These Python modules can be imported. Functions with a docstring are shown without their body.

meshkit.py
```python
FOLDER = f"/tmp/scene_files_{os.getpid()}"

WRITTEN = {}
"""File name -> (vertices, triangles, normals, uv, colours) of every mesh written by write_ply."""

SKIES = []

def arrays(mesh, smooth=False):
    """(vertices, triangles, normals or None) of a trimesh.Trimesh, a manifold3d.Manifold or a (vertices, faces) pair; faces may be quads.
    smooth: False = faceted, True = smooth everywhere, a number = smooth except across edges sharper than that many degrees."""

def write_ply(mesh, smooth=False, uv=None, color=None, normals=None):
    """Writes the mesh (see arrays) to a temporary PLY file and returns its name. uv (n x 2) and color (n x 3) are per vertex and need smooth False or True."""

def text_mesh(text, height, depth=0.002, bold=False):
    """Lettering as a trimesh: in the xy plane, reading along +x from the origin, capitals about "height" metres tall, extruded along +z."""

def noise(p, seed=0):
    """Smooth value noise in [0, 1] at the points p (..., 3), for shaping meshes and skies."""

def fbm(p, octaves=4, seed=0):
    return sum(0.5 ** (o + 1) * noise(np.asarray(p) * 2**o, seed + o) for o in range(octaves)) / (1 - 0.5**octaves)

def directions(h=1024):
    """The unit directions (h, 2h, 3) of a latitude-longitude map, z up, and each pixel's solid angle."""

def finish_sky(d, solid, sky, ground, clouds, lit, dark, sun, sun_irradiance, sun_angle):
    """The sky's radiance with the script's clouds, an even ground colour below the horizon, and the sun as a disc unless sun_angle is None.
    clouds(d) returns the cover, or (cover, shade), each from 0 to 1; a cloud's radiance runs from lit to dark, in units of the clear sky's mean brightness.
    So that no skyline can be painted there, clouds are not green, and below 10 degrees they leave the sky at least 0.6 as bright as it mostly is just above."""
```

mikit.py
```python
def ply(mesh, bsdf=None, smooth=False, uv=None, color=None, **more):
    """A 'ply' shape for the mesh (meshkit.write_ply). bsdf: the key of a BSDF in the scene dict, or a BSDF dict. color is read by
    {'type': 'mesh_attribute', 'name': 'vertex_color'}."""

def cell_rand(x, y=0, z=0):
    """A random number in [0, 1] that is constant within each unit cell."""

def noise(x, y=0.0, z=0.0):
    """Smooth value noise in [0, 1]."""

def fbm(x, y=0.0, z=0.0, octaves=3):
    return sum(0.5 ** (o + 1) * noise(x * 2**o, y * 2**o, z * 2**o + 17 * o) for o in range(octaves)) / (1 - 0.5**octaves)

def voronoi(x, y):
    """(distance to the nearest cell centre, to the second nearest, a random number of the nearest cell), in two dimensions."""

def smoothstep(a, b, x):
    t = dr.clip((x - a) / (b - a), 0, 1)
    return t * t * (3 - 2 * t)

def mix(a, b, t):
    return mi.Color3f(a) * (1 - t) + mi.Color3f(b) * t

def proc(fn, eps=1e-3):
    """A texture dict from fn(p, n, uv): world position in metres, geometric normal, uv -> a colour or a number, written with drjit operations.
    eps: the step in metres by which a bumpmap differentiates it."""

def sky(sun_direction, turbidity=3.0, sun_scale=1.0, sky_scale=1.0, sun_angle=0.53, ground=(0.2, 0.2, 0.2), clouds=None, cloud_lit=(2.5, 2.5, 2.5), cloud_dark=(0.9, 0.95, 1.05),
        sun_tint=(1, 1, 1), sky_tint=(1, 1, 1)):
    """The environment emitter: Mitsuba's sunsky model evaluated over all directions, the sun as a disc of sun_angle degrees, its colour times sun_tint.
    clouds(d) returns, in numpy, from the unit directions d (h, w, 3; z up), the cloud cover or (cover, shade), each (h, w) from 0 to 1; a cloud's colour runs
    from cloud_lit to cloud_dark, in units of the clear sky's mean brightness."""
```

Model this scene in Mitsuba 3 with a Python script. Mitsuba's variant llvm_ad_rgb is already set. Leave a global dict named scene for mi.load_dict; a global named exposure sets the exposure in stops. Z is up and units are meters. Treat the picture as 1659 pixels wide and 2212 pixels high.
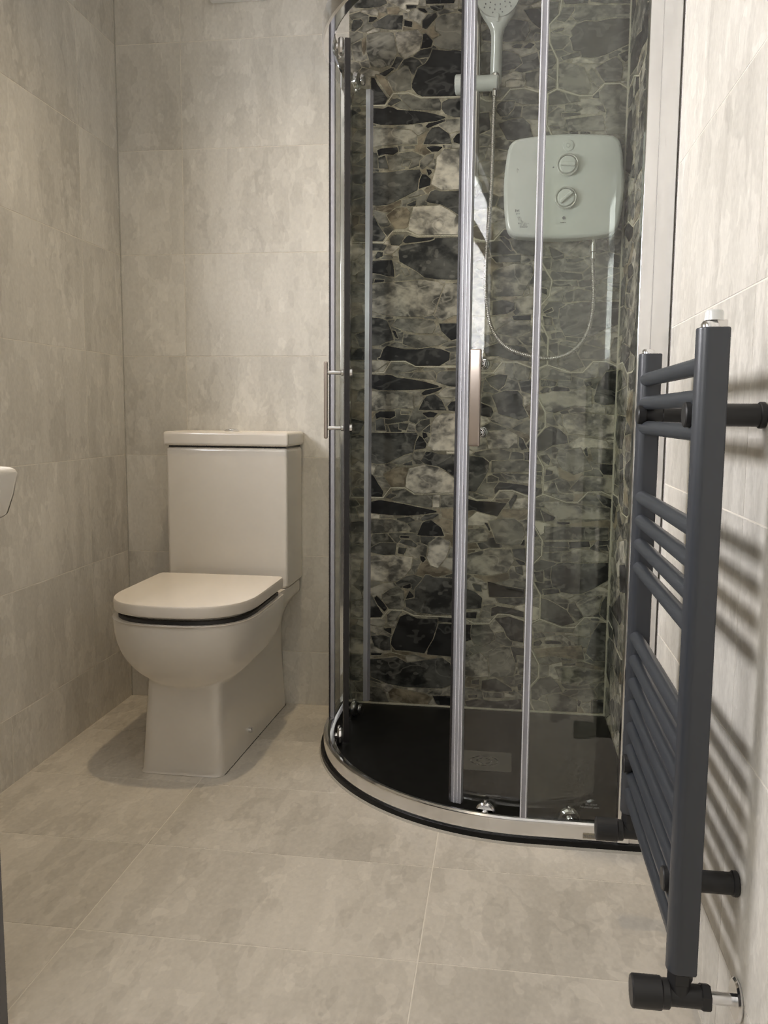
import math, random
import numpy as np
import trimesh
import mitsuba as mi
import drjit as dr
import mikit
import meshkit
from mikit import ply, proc, noise, fbm, voronoi, smoothstep, mix
from shapely.geometry import Polygon, LineString, Point, box as sbox
from shapely.ops import unary_union, polygonize
T = mi.ScalarTransform4f
random.seed(7); rng = np.random.default_rng(7)
scene, labels = {}, {}

# ---------------------------------------------------------------- camera, lights, exposure
CAM = np.array([1.16183, -2.50885, 0.89994]); FWD = np.array([-0.13821, 0.98377, -0.11441]); UP = np.array([-0.02338, 0.11225, 0.99341])
scene['camera'] = {'type': 'perspective', 'fov': math.degrees(2 * math.atan(829.5 / 1843.25)), 'fov_axis': 'x', 'near_clip': 0.02, 'far_clip': 50.0,
                   'to_world': T().look_at(origin=CAM.tolist(), target=(CAM + FWD).tolist(), up=UP.tolist())}
exposure = -0.14
WINDOW_RADIANCE = {1: [10.5, 10.4, 10.4], 2: [44.0, 43.4, 44.5]}     # daylight in the obscured panes of the two windows (lit windows)
LAMP_RADIANCE = [1250.0, 980.0, 620.0]      # warm ceiling downlight
LAMP_POS = (0.64, -0.66)
"""The room: back wall y = 0, left wall x = 0, right wall x = W, floor z = 0, camera looks along +y."""
W, YN, H = 1.474, -3.3, 2.40

# ---------------------------------------------------------------- materials
def rgb(*c): return {'type': 'rgb', 'value': list(c) if len(c) == 3 else [c[0]] * 3}
def mat(key, **kw):
    scene[key] = {'type': 'twosided', 'bsdf': {'type': 'principled', **kw}}
    return key
def concrete(lo, hi, seed):
    def fn(p, n, uv):
        u, v = uv.x + seed, uv.y
        cloud = fbm(u * 3.1, v * 2.3, seed, 3)
        warp = fbm(u * 11.0, v * 8.0, seed + 3, 4)
        edge = fbm(u * 30.0, v * 13.0, seed + 31, 4)                 # ragged outlines
        patch = smoothstep(0.50, 0.53, 0.68 * fbm(u * 7.0 + warp, v * 2.6, seed + 9, 4) + 0.32 * edge)
        patch2 = smoothstep(0.56, 0.585, 0.6 * fbm(u * 14.0 - warp, v * 6.0 + warp, seed + 21, 4) + 0.4 * edge)
        chips = smoothstep(0.66, 0.69, fbm(u * 26.0 + warp * 2, v * 15.0, seed + 41, 4))
        streak = fbm(u * 26.0, v * 2.6, seed + 5, 3)
        fine = fbm(u * 170.0, v * 120.0, seed + 2, 3)
        t = 0.40 * cloud + 0.12 * patch - 0.11 * patch2 + 0.12 * chips + 0.26 * streak + 0.20 * fine + 0.05
        t = 0.5 + (t - 0.5) * 1.08
        return mix(lo, hi, dr.clip(t, 0, 1))
    return fn
scene['tile_wall'] = {'type': 'twosided', 'bsdf': {'type': 'principled', 'base_color': proc(concrete((0.36, 0.338, 0.298), (0.73, 0.70, 0.64), 1.0)), 'roughness': 0.46, 'specular': 0.25}}
scene['tile_floor'] = {'type': 'twosided', 'bsdf': {'type': 'principled', 'base_color': proc(concrete((0.35, 0.322, 0.278), (0.68, 0.635, 0.565), 40.0)), 'roughness': 0.36, 'specular': 0.35}}
mat('grout_light', base_color=rgb(0.64, 0.60, 0.53), roughness=0.9)
mat('grout_dark', base_color=rgb(0.10, 0.09, 0.085), roughness=0.9)
mat('plaster', base_color=rgb(0.82, 0.81, 0.78), roughness=0.8)
mat('lining', base_color=rgb(0.45, 0.45, 0.44), roughness=0.6)
mat('silicone', base_color=rgb(0.36, 0.34, 0.30), roughness=0.5)
mat('ceramic', base_color=rgb(0.63, 0.59, 0.53), roughness=0.12, specular=0.5, clearcoat=0.6, clearcoat_gloss=0.95)
mat('seat_plastic', base_color=rgb(0.64, 0.59, 0.525), roughness=0.16, specular=0.5)
mat('white_plastic', base_color=rgb(0.66, 0.67, 0.66), roughness=0.15, specular=0.5, clearcoat=0.5, clearcoat_gloss=0.95)
mat('shower_white', base_color=rgb(0.475, 0.495, 0.475), roughness=0.15, specular=0.5, clearcoat=0.5, clearcoat_gloss=0.95)
mat('grey_plastic', base_color=rgb(0.30, 0.31, 0.295), roughness=0.3)
mat('dial_ring', base_color=rgb(0.62, 0.63, 0.60), roughness=0.15, metallic=0.6)
mat('chrome', base_color=rgb(0.78, 0.78, 0.79), metallic=1.0, roughness=0.07)
mat('satin_chrome', base_color=rgb(0.74, 0.72, 0.70), metallic=1.0, roughness=0.22)
mat('anthracite', base_color=rgb(0.030, 0.034, 0.042), roughness=0.33, specular=0.6)
mat('rose_steel', base_color=rgb(0.50, 0.43, 0.39), metallic=1.0, roughness=0.16)
mat('black_plastic', base_color=rgb(0.017, 0.017, 0.018), roughness=0.42, specular=0.4)
mat('ink_blue', base_color=rgb(0.03, 0.05, 0.20), roughness=0.5)
mat('ink_grey', base_color=rgb(0.12, 0.12, 0.13), roughness=0.6)
mat('etch', base_color=rgb(0.22, 0.225, 0.22), roughness=0.6)
scene['seal'] = {'type': 'blendbsdf', 'weight': 0.55, 'clear': {'type': 'thindielectric', 'int_ior': 1.45, 'specular_transmittance': rgb(0.80, 0.80, 0.84)}, 'milky': {'type': 'twosided', 'bsdf': {'type': 'principled', 'base_color': rgb(0.50, 0.50, 0.55), 'roughness': 0.25, 'specular': 0.6}}}
mat('seal_bright', base_color=rgb(0.66, 0.66, 0.70), roughness=0.2, specular=0.7)
mat('seal_dark', base_color=rgb(0.012, 0.011, 0.012), roughness=0.4)
mat('glass_edge', base_color=rgb(0.10, 0.20, 0.16), roughness=0.15, specular=0.6)
mat('vanity_grey', base_color=rgb(0.085, 0.085, 0.09), roughness=0.4)
mat('bronze_label', base_color=rgb(0.30, 0.27, 0.21), roughness=0.35, metallic=0.6)
scene['shower_glass'] = {'type': 'thindielectric', 'int_ior': 1.5, 'specular_transmittance': rgb(0.885, 0.92, 0.88)}
def slate(p, n, uv):
    return mix((0.0035, 0.0035, 0.0036), (0.008, 0.008, 0.008), fbm(p.x * 40, p.y * 40, p.z * 40, 3))
scene['tray_slate'] = {'type': 'twosided', 'bsdf': {'type': 'principled', 'base_color': proc(slate), 'roughness': 0.40, 'specular': 0.18}}
def mortar(p, n, uv):
    h = p.x + p.y * 0.97
    a = fbm(h * 34, p.z * 46, 2.0, 4)
    d1, d2, r = voronoi(h * 26, p.z * 48)
    grain = smoothstep(0.02, 0.22, d2 - d1)
    c = mix((0.095, 0.088, 0.064), (0.33, 0.305, 0.235), a)
    c = mix(c, c * (0.45 + 0.85 * r), grain * 0.8)
    return c * (0.75 + 0.5 * fbm(h * 220, p.z * 220, 5.0, 2))
scene['mortar'] = {'type': 'twosided', 'bsdf': {'type': 'principled', 'base_color': proc(mortar), 'roughness': 0.55, 'specular': 0.22}}
mat('stone_grout', base_color=rgb(0.42, 0.40, 0.325), roughness=0.8)
def stone(dark, light, vein, amount, seed, scale=1.0):
    def fn(p, n, uv):
        h, z = (p.x + p.y * 0.97) * scale, p.z * scale
        wx = fbm(h * 12, z * 16, seed + 1, 3)
        a = fbm(h * 17 + wx * 2.2, z * 26 - wx * 1.6, seed, 5)
        b = fbm(h * 70, z * 95, seed + 4, 3)
        t = smoothstep(0.30, 0.72, 0.72 * a + 0.28 * b)
        c = mix(dark, light, t)
        ridge = 1.0 - dr.abs(fbm(h * 9 + wx * 1.5, z * 15 + wx, seed + 8, 4) - 0.5) * 26.0
        spots = smoothstep(0.70, 0.78, fbm(h * 44, z * 60, seed + 13, 2))
        return mix(c, vein, dr.clip(dr.maximum(ridge, 0.8 * spots), 0, 1) * amount)
    return fn
STONE = {'K': ('stone_black', (0.0035, 0.0035, 0.004), (0.015, 0.0155, 0.0155), (0.24, 0.24, 0.22), 0.14),
         'D': ('stone_dark', (0.010, 0.0105, 0.010), (0.080, 0.080, 0.072), (0.27, 0.26, 0.23), 0.28),
         'M': ('stone_mid', (0.036, 0.036, 0.031), (0.185, 0.178, 0.148), (0.36, 0.34, 0.29), 0.35),
         'L': ('stone_light', (0.045, 0.044, 0.038), (0.34, 0.32, 0.265), (0.46, 0.43, 0.36), 0.35),
         'W': ('stone_pale', (0.065, 0.062, 0.054), (0.52, 0.485, 0.405), (0.58, 0.54, 0.46), 0.30),
         'B': ('stone_brown', (0.075, 0.062, 0.043), (0.24, 0.205, 0.145), (0.34, 0.30, 0.23), 0.30)}
for i, (k, (key, dk, lt, vn, am)) in enumerate(STONE.items()):
    scene[key] = {'type': 'twosided', 'bsdf': {'type': 'principled', 'base_color': proc(stone(dk, lt, vn, am, 3.0 + 7 * i)), 'roughness': 0.40, 'specular': 0.22}}

# ---------------------------------------------------------------- helpers
taken = set()
def numbered(key):
    k, i = key, 0
    while k in taken:
        i += 1; k = f'{key}_{i:03d}'
    taken.add(k); return k
def put(name, mesh, m, parent=None, smooth=35, **kw):
    key = numbered((parent + '__' if parent else '') + name)
    scene[key] = ply(mesh, m, smooth=smooth, **kw)
    return key
def thing(name, label, category, group=None):
    key = numbered(name)
    labels[key] = {'label': label, 'category': category, **({'group': group} if group else {})}
    return key
def structure(key, text=None):
    taken.add(key); labels[key] = {'kind': 'structure', **({'label': text} if text else {})}
    return key
def say(key, text): labels[key] = {'label': text}
def cat(*ms): return trimesh.util.concatenate([m for m in ms if m is not None])
def move(m, x=0, y=0, z=0):
    m = m.copy(); m.apply_translation([x, y, z]); return m
def turn(m, axis, deg, about=(0, 0, 0)):
    m = m.copy(); m.apply_transform(trimesh.transformations.rotation_matrix(math.radians(deg), axis, about)); return m
BALL = trimesh.creation.icosphere(subdivisions=2).vertices
def rbox(lo, hi, r=0.003, sub=None):
    """a box between two corners with rounded edges"""
    lo, hi = np.minimum(lo, hi), np.maximum(lo, hi)
    r = min(r, 0.499 * (hi - lo).min())
    pts = [BALL * r + [(lo[0] + r, hi[0] - r)[a], (lo[1] + r, hi[1] - r)[b], (lo[2] + r, hi[2] - r)[c]] for a in (0, 1) for b in (0, 1) for c in (0, 1)]
    return trimesh.convex.convex_hull(np.vstack(pts))
def box(lo, hi):
    lo, hi = np.minimum(lo, hi), np.maximum(lo, hi)
    return trimesh.creation.box(extents=hi - lo, transform=trimesh.transformations.translation_matrix((lo + hi) / 2))
def extrude(poly, z0, z1):
    m = trimesh.creation.extrude_polygon(poly, z1 - z0, engine='earcut'); m.apply_translation([0, 0, z0]); return m
def prism(poly, z0, z1, c=0.002, both=False):
    """extruded polygon with a chamfered top edge"""
    top = poly.buffer(-c, join_style=1)
    if top.is_empty or top.geom_type != 'Polygon': return extrude(poly, z0, z1)
    n = 96
    ring = lambda q: np.array([q.exterior.interpolate(t, normalized=True).coords[0] for t in np.linspace(0, 1, n, endpoint=False)])
    a = ring(poly); start = poly.exterior.coords[0]
    rings = [(a, z0), (a, z1 - c)] + [(np.array([top.exterior.interpolate(top.exterior.project(Point(q))).coords[0] for q in a]) * s + a * (1 - s), z1 - c + c * h) for s, h in ((0.3, 0.72), (1.0, 1.0))]
    if both: rings = [(rings[-1][0], z0)] + [(rings[-2][0], z0 + 0.28 * c), (a, z0 + c)] + rings[1:]
    v = np.vstack([np.column_stack([q, np.full(n, z)]) for q, z in rings]); f = []
    i = np.arange(n); j = (i + 1) % n
    for k in range(len(rings) - 1):
        f += [np.column_stack([k * n + i, k * n + j, (k + 1) * n + j]), np.column_stack([k * n + i, (k + 1) * n + j, (k + 1) * n + i])]
    c0, c1 = len(v), len(v) + 1
    v = np.vstack([v, [*rings[0][0].mean(0), rings[0][1]], [*rings[-1][0].mean(0), rings[-1][1]]])
    f += [np.column_stack([j, i, np.full(n, c0)]), np.column_stack([(len(rings) - 1) * n + i, (len(rings) - 1) * n + j, np.full(n, c1)])]
    m = trimesh.Trimesh(v, np.vstack(f), process=False)
    if m.volume < 0: m.invert()
    return m
def lathe(profile, sections=40):
    """profile [(r, z)] round the z axis"""
    m = trimesh.creation.revolve(np.array(profile, float), sections=sections)
    m.fix_normals(); return m
def along(m, a, b):
    """put a z-axis mesh so that z runs from point a towards b"""
    m = m.copy(); d = np.subtract(b, a); d = d / np.linalg.norm(d)
    m.apply_transform(trimesh.geometry.align_vectors([0, 0, 1], d)); m.apply_translation(a); return m
def rod(a, b, r, ch=0.0012, sections=28):
    L = float(np.linalg.norm(np.subtract(b, a))); ch = min(ch, r * 0.45, L * 0.45)
    return along(lathe([(0, 0), (r - ch, 0), (r, ch), (r, L - ch), (r - ch, L), (0, L)], sections), a, b)
def tube(path, radius, sides=14):
    p = np.asarray(path, float); n = len(p); radius = np.broadcast_to(radius, (n,))
    t = np.gradient(p, axis=0); t /= np.linalg.norm(t, axis=1, keepdims=True)
    a = np.zeros_like(p); ref = np.array([0, 1.0, 0]) if abs(t[0][1]) < 0.9 else np.array([1.0, 0, 0])
    a[0] = ref - t[0] * (ref @ t[0]); a[0] /= np.linalg.norm(a[0])
    for k in range(1, n):
        a[k] = a[k - 1] - t[k] * (a[k - 1] @ t[k]); a[k] /= np.linalg.norm(a[k])
    b = np.cross(t, a); ang = np.arange(sides) * 2 * np.pi / sides
    v = (p[:, None] + radius[:, None, None] * (np.cos(ang)[None, :, None] * a[:, None] + np.sin(ang)[None, :, None] * b[:, None])).reshape(-1, 3)
    i, j = np.meshgrid(np.arange(n - 1), np.arange(sides), indexing='ij')
    q = np.stack([i * sides + j, i * sides + (j + 1) % sides, (i + 1) * sides + (j + 1) % sides, (i + 1) * sides + j], -1).reshape(-1, 4)
    f = np.vstack([q[:, [0, 1, 2]], q[:, [0, 2, 3]]])
    k = np.arange(sides); c0 = len(v); v = np.vstack([v, p[0], p[-1]])
    f = np.vstack([f, np.column_stack([(k + 1) % sides, k, np.full(sides, c0)]), np.column_stack([(n - 1) * sides + k, (n - 1) * sides + (k + 1) % sides, np.full(sides, c0 + 1)])])
    m = trimesh.Trimesh(v, f, process=False)
    if m.volume < 0: m.invert()
    return m
def spline(pts, n):
    from scipy.interpolate import CubicSpline
    p = np.asarray(pts, float); s = np.r_[0, np.cumsum(np.linalg.norm(np.diff(p, axis=0), axis=1))]
    cs = CubicSpline(s, p); q = cs(np.linspace(0, s[-1], n * 4))
    d = np.r_[0, np.cumsum(np.linalg.norm(np.diff(q, axis=0), axis=1))]
    return np.array([np.interp(np.linspace(0, d[-1], n), d, q[:, k]) for k in range(3)]).T
def facing(m, x, y, z):
    """a mesh drawn in the xy plane with its front at +z, stood up so that its front looks along -y (reading left to right along +x)"""
    m = m.copy(); m.apply_transform(np.array([[1, 0, 0, x], [0, 0, -1, y], [0, 1, 0, z], [0, 0, 0, 1.0]])); return m

# ---------------------------------------------------------------- the room: walls, floor, tiles
ZROWS = [0.0, 0.168, 0.468, 0.768, 1.068, 1.368, 1.668, 1.968, 2.268, H]
G = 0.0011                                   # half a joint
def tile_mesh(u0, u1, v0, v1, th=0.008, ch=0.0004):
    """tile in the (u, v) plane with a bevelled front at w = 0, back at w = -th; returns mesh in (u, v, w)"""
    r0 = [(u0, v0), (u1, v0), (u1, v1), (u0, v1)]
    r1 = [(u0 + ch, v0 + ch), (u1 - ch, v0 + ch), (u1 - ch, v1 - ch), (u0 + ch, v1 - ch)]
    v = [(*q, -th) for q in r0] + [(*q, -ch) for q in r0] + [(*q, 0.0) for q in r1]
    f = [(8, 9, 10), (8, 10, 11)]
    for k in (0, 4):
        for i in range(4):
            j = (i + 1) % 4
            f += [(k + i, k + j, k + 4 + j), (k + i, k + 4 + j, k + 4 + i)]
    return np.array(v, float), np.array(f)
def lay(name, parent, us, vs, to3d, m, flip=False):
    for a, b in zip(us[:-1], us[1:]):
        for c, d in zip(vs[:-1], vs[1:]):
            v, f = tile_mesh(min(a, b) + G, max(a, b) - G, min(c, d) + G, max(c, d) - G)
            o = rng.uniform(0, 60, 2)
            uv = v[:, :2] + o
            p = np.array([to3d(*q) for q in v])
            if flip: f = f[:, ::-1]
            key = numbered(parent + '__' + name)
            scene[key] = ply(trimesh.Trimesh(p, f, process=False), m, smooth=False, uv=uv)
WIN = (-3.02, -2.02, 1.12, 1.98)             # windows in the left wall: y0, y1, z0, z1
WIN2 = (-1.44, -0.82, 1.15, 1.60)
RECESS = 0.125                               # the panes stand back in the wall
def wall_with_openings():
    P = sbox(YN, -D, 0.12, H).difference(unary_union([sbox(a, c, b, d) for a, b, c, d in (WIN, WIN2)]))
    m = extrude(P, 0, 0.16)                  # (y, z) plane, then stood up: x from -0.16 - D to -D
    m.apply_transform(np.array([[0, 0, 1, -0.16 - D], [1, 0, 0, 0], [0, 1, 0, 0], [0, 0, 0, 1.0]])); m.fix_normals()
    return m
def slab(key, lo, hi, m): scene[structure(key)] = ply(box(lo, hi), m)
D = 0.0006                                   # joints lie this much behind the tile faces
slab('floor', (-0.12, YN, -0.1), (W + 0.12, 0.12, -D), 'grout_light')
structure('wall_left')
scene['wall_left'] = ply(wall_with_openings(), 'grout_light')
slab('wall_back', (-D, D, -D), (W + D, 0.12, H), 'grout_light')
slab('wall_right', (W + D, YN, -D), (W + 0.12, 0.12, H), 'grout_light')
slab('wall_near', (-0.12, YN - 0.1, -0.1), (W + 0.12, YN, H + 0.1), 'plaster')
structure('ceiling')
scene['ceiling'] = ply(extrude(sbox(-0.16, YN, W + 0.12, 0.12).difference(Point(LAMP_POS).buffer(0.0438, 24)), H, H + 0.1), 'plaster')
XS = 0.700                                   # the stone tiling of the shower starts here on the back wall, and ends at YS on the right wall
YS = -0.752
lay('tile', 'wall_back', [0, 0.201, XS], ZROWS, lambda u, v, w: (u, -w * 1.0, v), 'tile_wall')

lay('tile', 'wall_left', [0, -0.237, -0.665, -1.265, -1.865, -2.465, -3.065, YN], ZROWS[:2], lambda u, v, w: (w, u, v), 'tile_wall')
lay('tile', 'wall_left', [0, -0.237, WIN2[1]], ZROWS[1:], lambda u, v, w: (w, u, v), 'tile_wall')
lay('tile', 'wall_left', [WIN2[1], -1.437, -2.02], [0.168, 0.468, 0.768, WIN2[2]], lambda u, v, w: (w, u, v), 'tile_wall')
lay('tile', 'wall_left', [WIN2[1], -1.437, -2.02], [WIN2[3], 1.668, 1.968, 2.268, H], lambda u, v, w: (w, u, v), 'tile_wall')
lay('tile', 'wall_left', [WIN2[0], -2.02], [WIN2[2], 1.368, WIN2[3]], lambda u, v, w: (w, u, v), 'tile_wall')
lay('tile', 'wall_left', [-2.02, -2.62, -3.02, YN], [0.168, 0.468, 0.768, WIN[2]], lambda u, v, w: (w, u, v), 'tile_wall')
lay('tile', 'wall_left', [-2.02, -2.62, -3.02, YN], [WIN[3], 2.268, H], lambda u, v, w: (w, u, v), 'tile_wall')
lay('tile', 'wall_right', [YS, -0.770], [0.0, 0.168, 0.468, 0.768, 1.068, 1.368, 1.668, 1.968, 2.268, H], lambda u, v, w: (W - w, u, v), 'tile_wall', flip=True)
lay('tile', 'wall_right', [-0.774, -1.342, -1.942, -2.542, YN], ZROWS, lambda u, v, w: (W - w, u, v), 'tile_wall', flip=True)
put('grout_line', box((W - 0.0004, -0.7745, 0), (W + D, -0.7695, H)), 'grout_dark', 'wall_right')
lay('tile', 'floor', [0, 0.439, 1.039, W], [0] + [-0.2965 - 0.3 * k for k in range(10)] + [YN], lambda u, v, w: (u, v, w), 'tile_floor')
put('silicone_bead', box((0, -0.0025, 0), (0.0025, 0, H)), 'silicone', 'wall_back')

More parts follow.
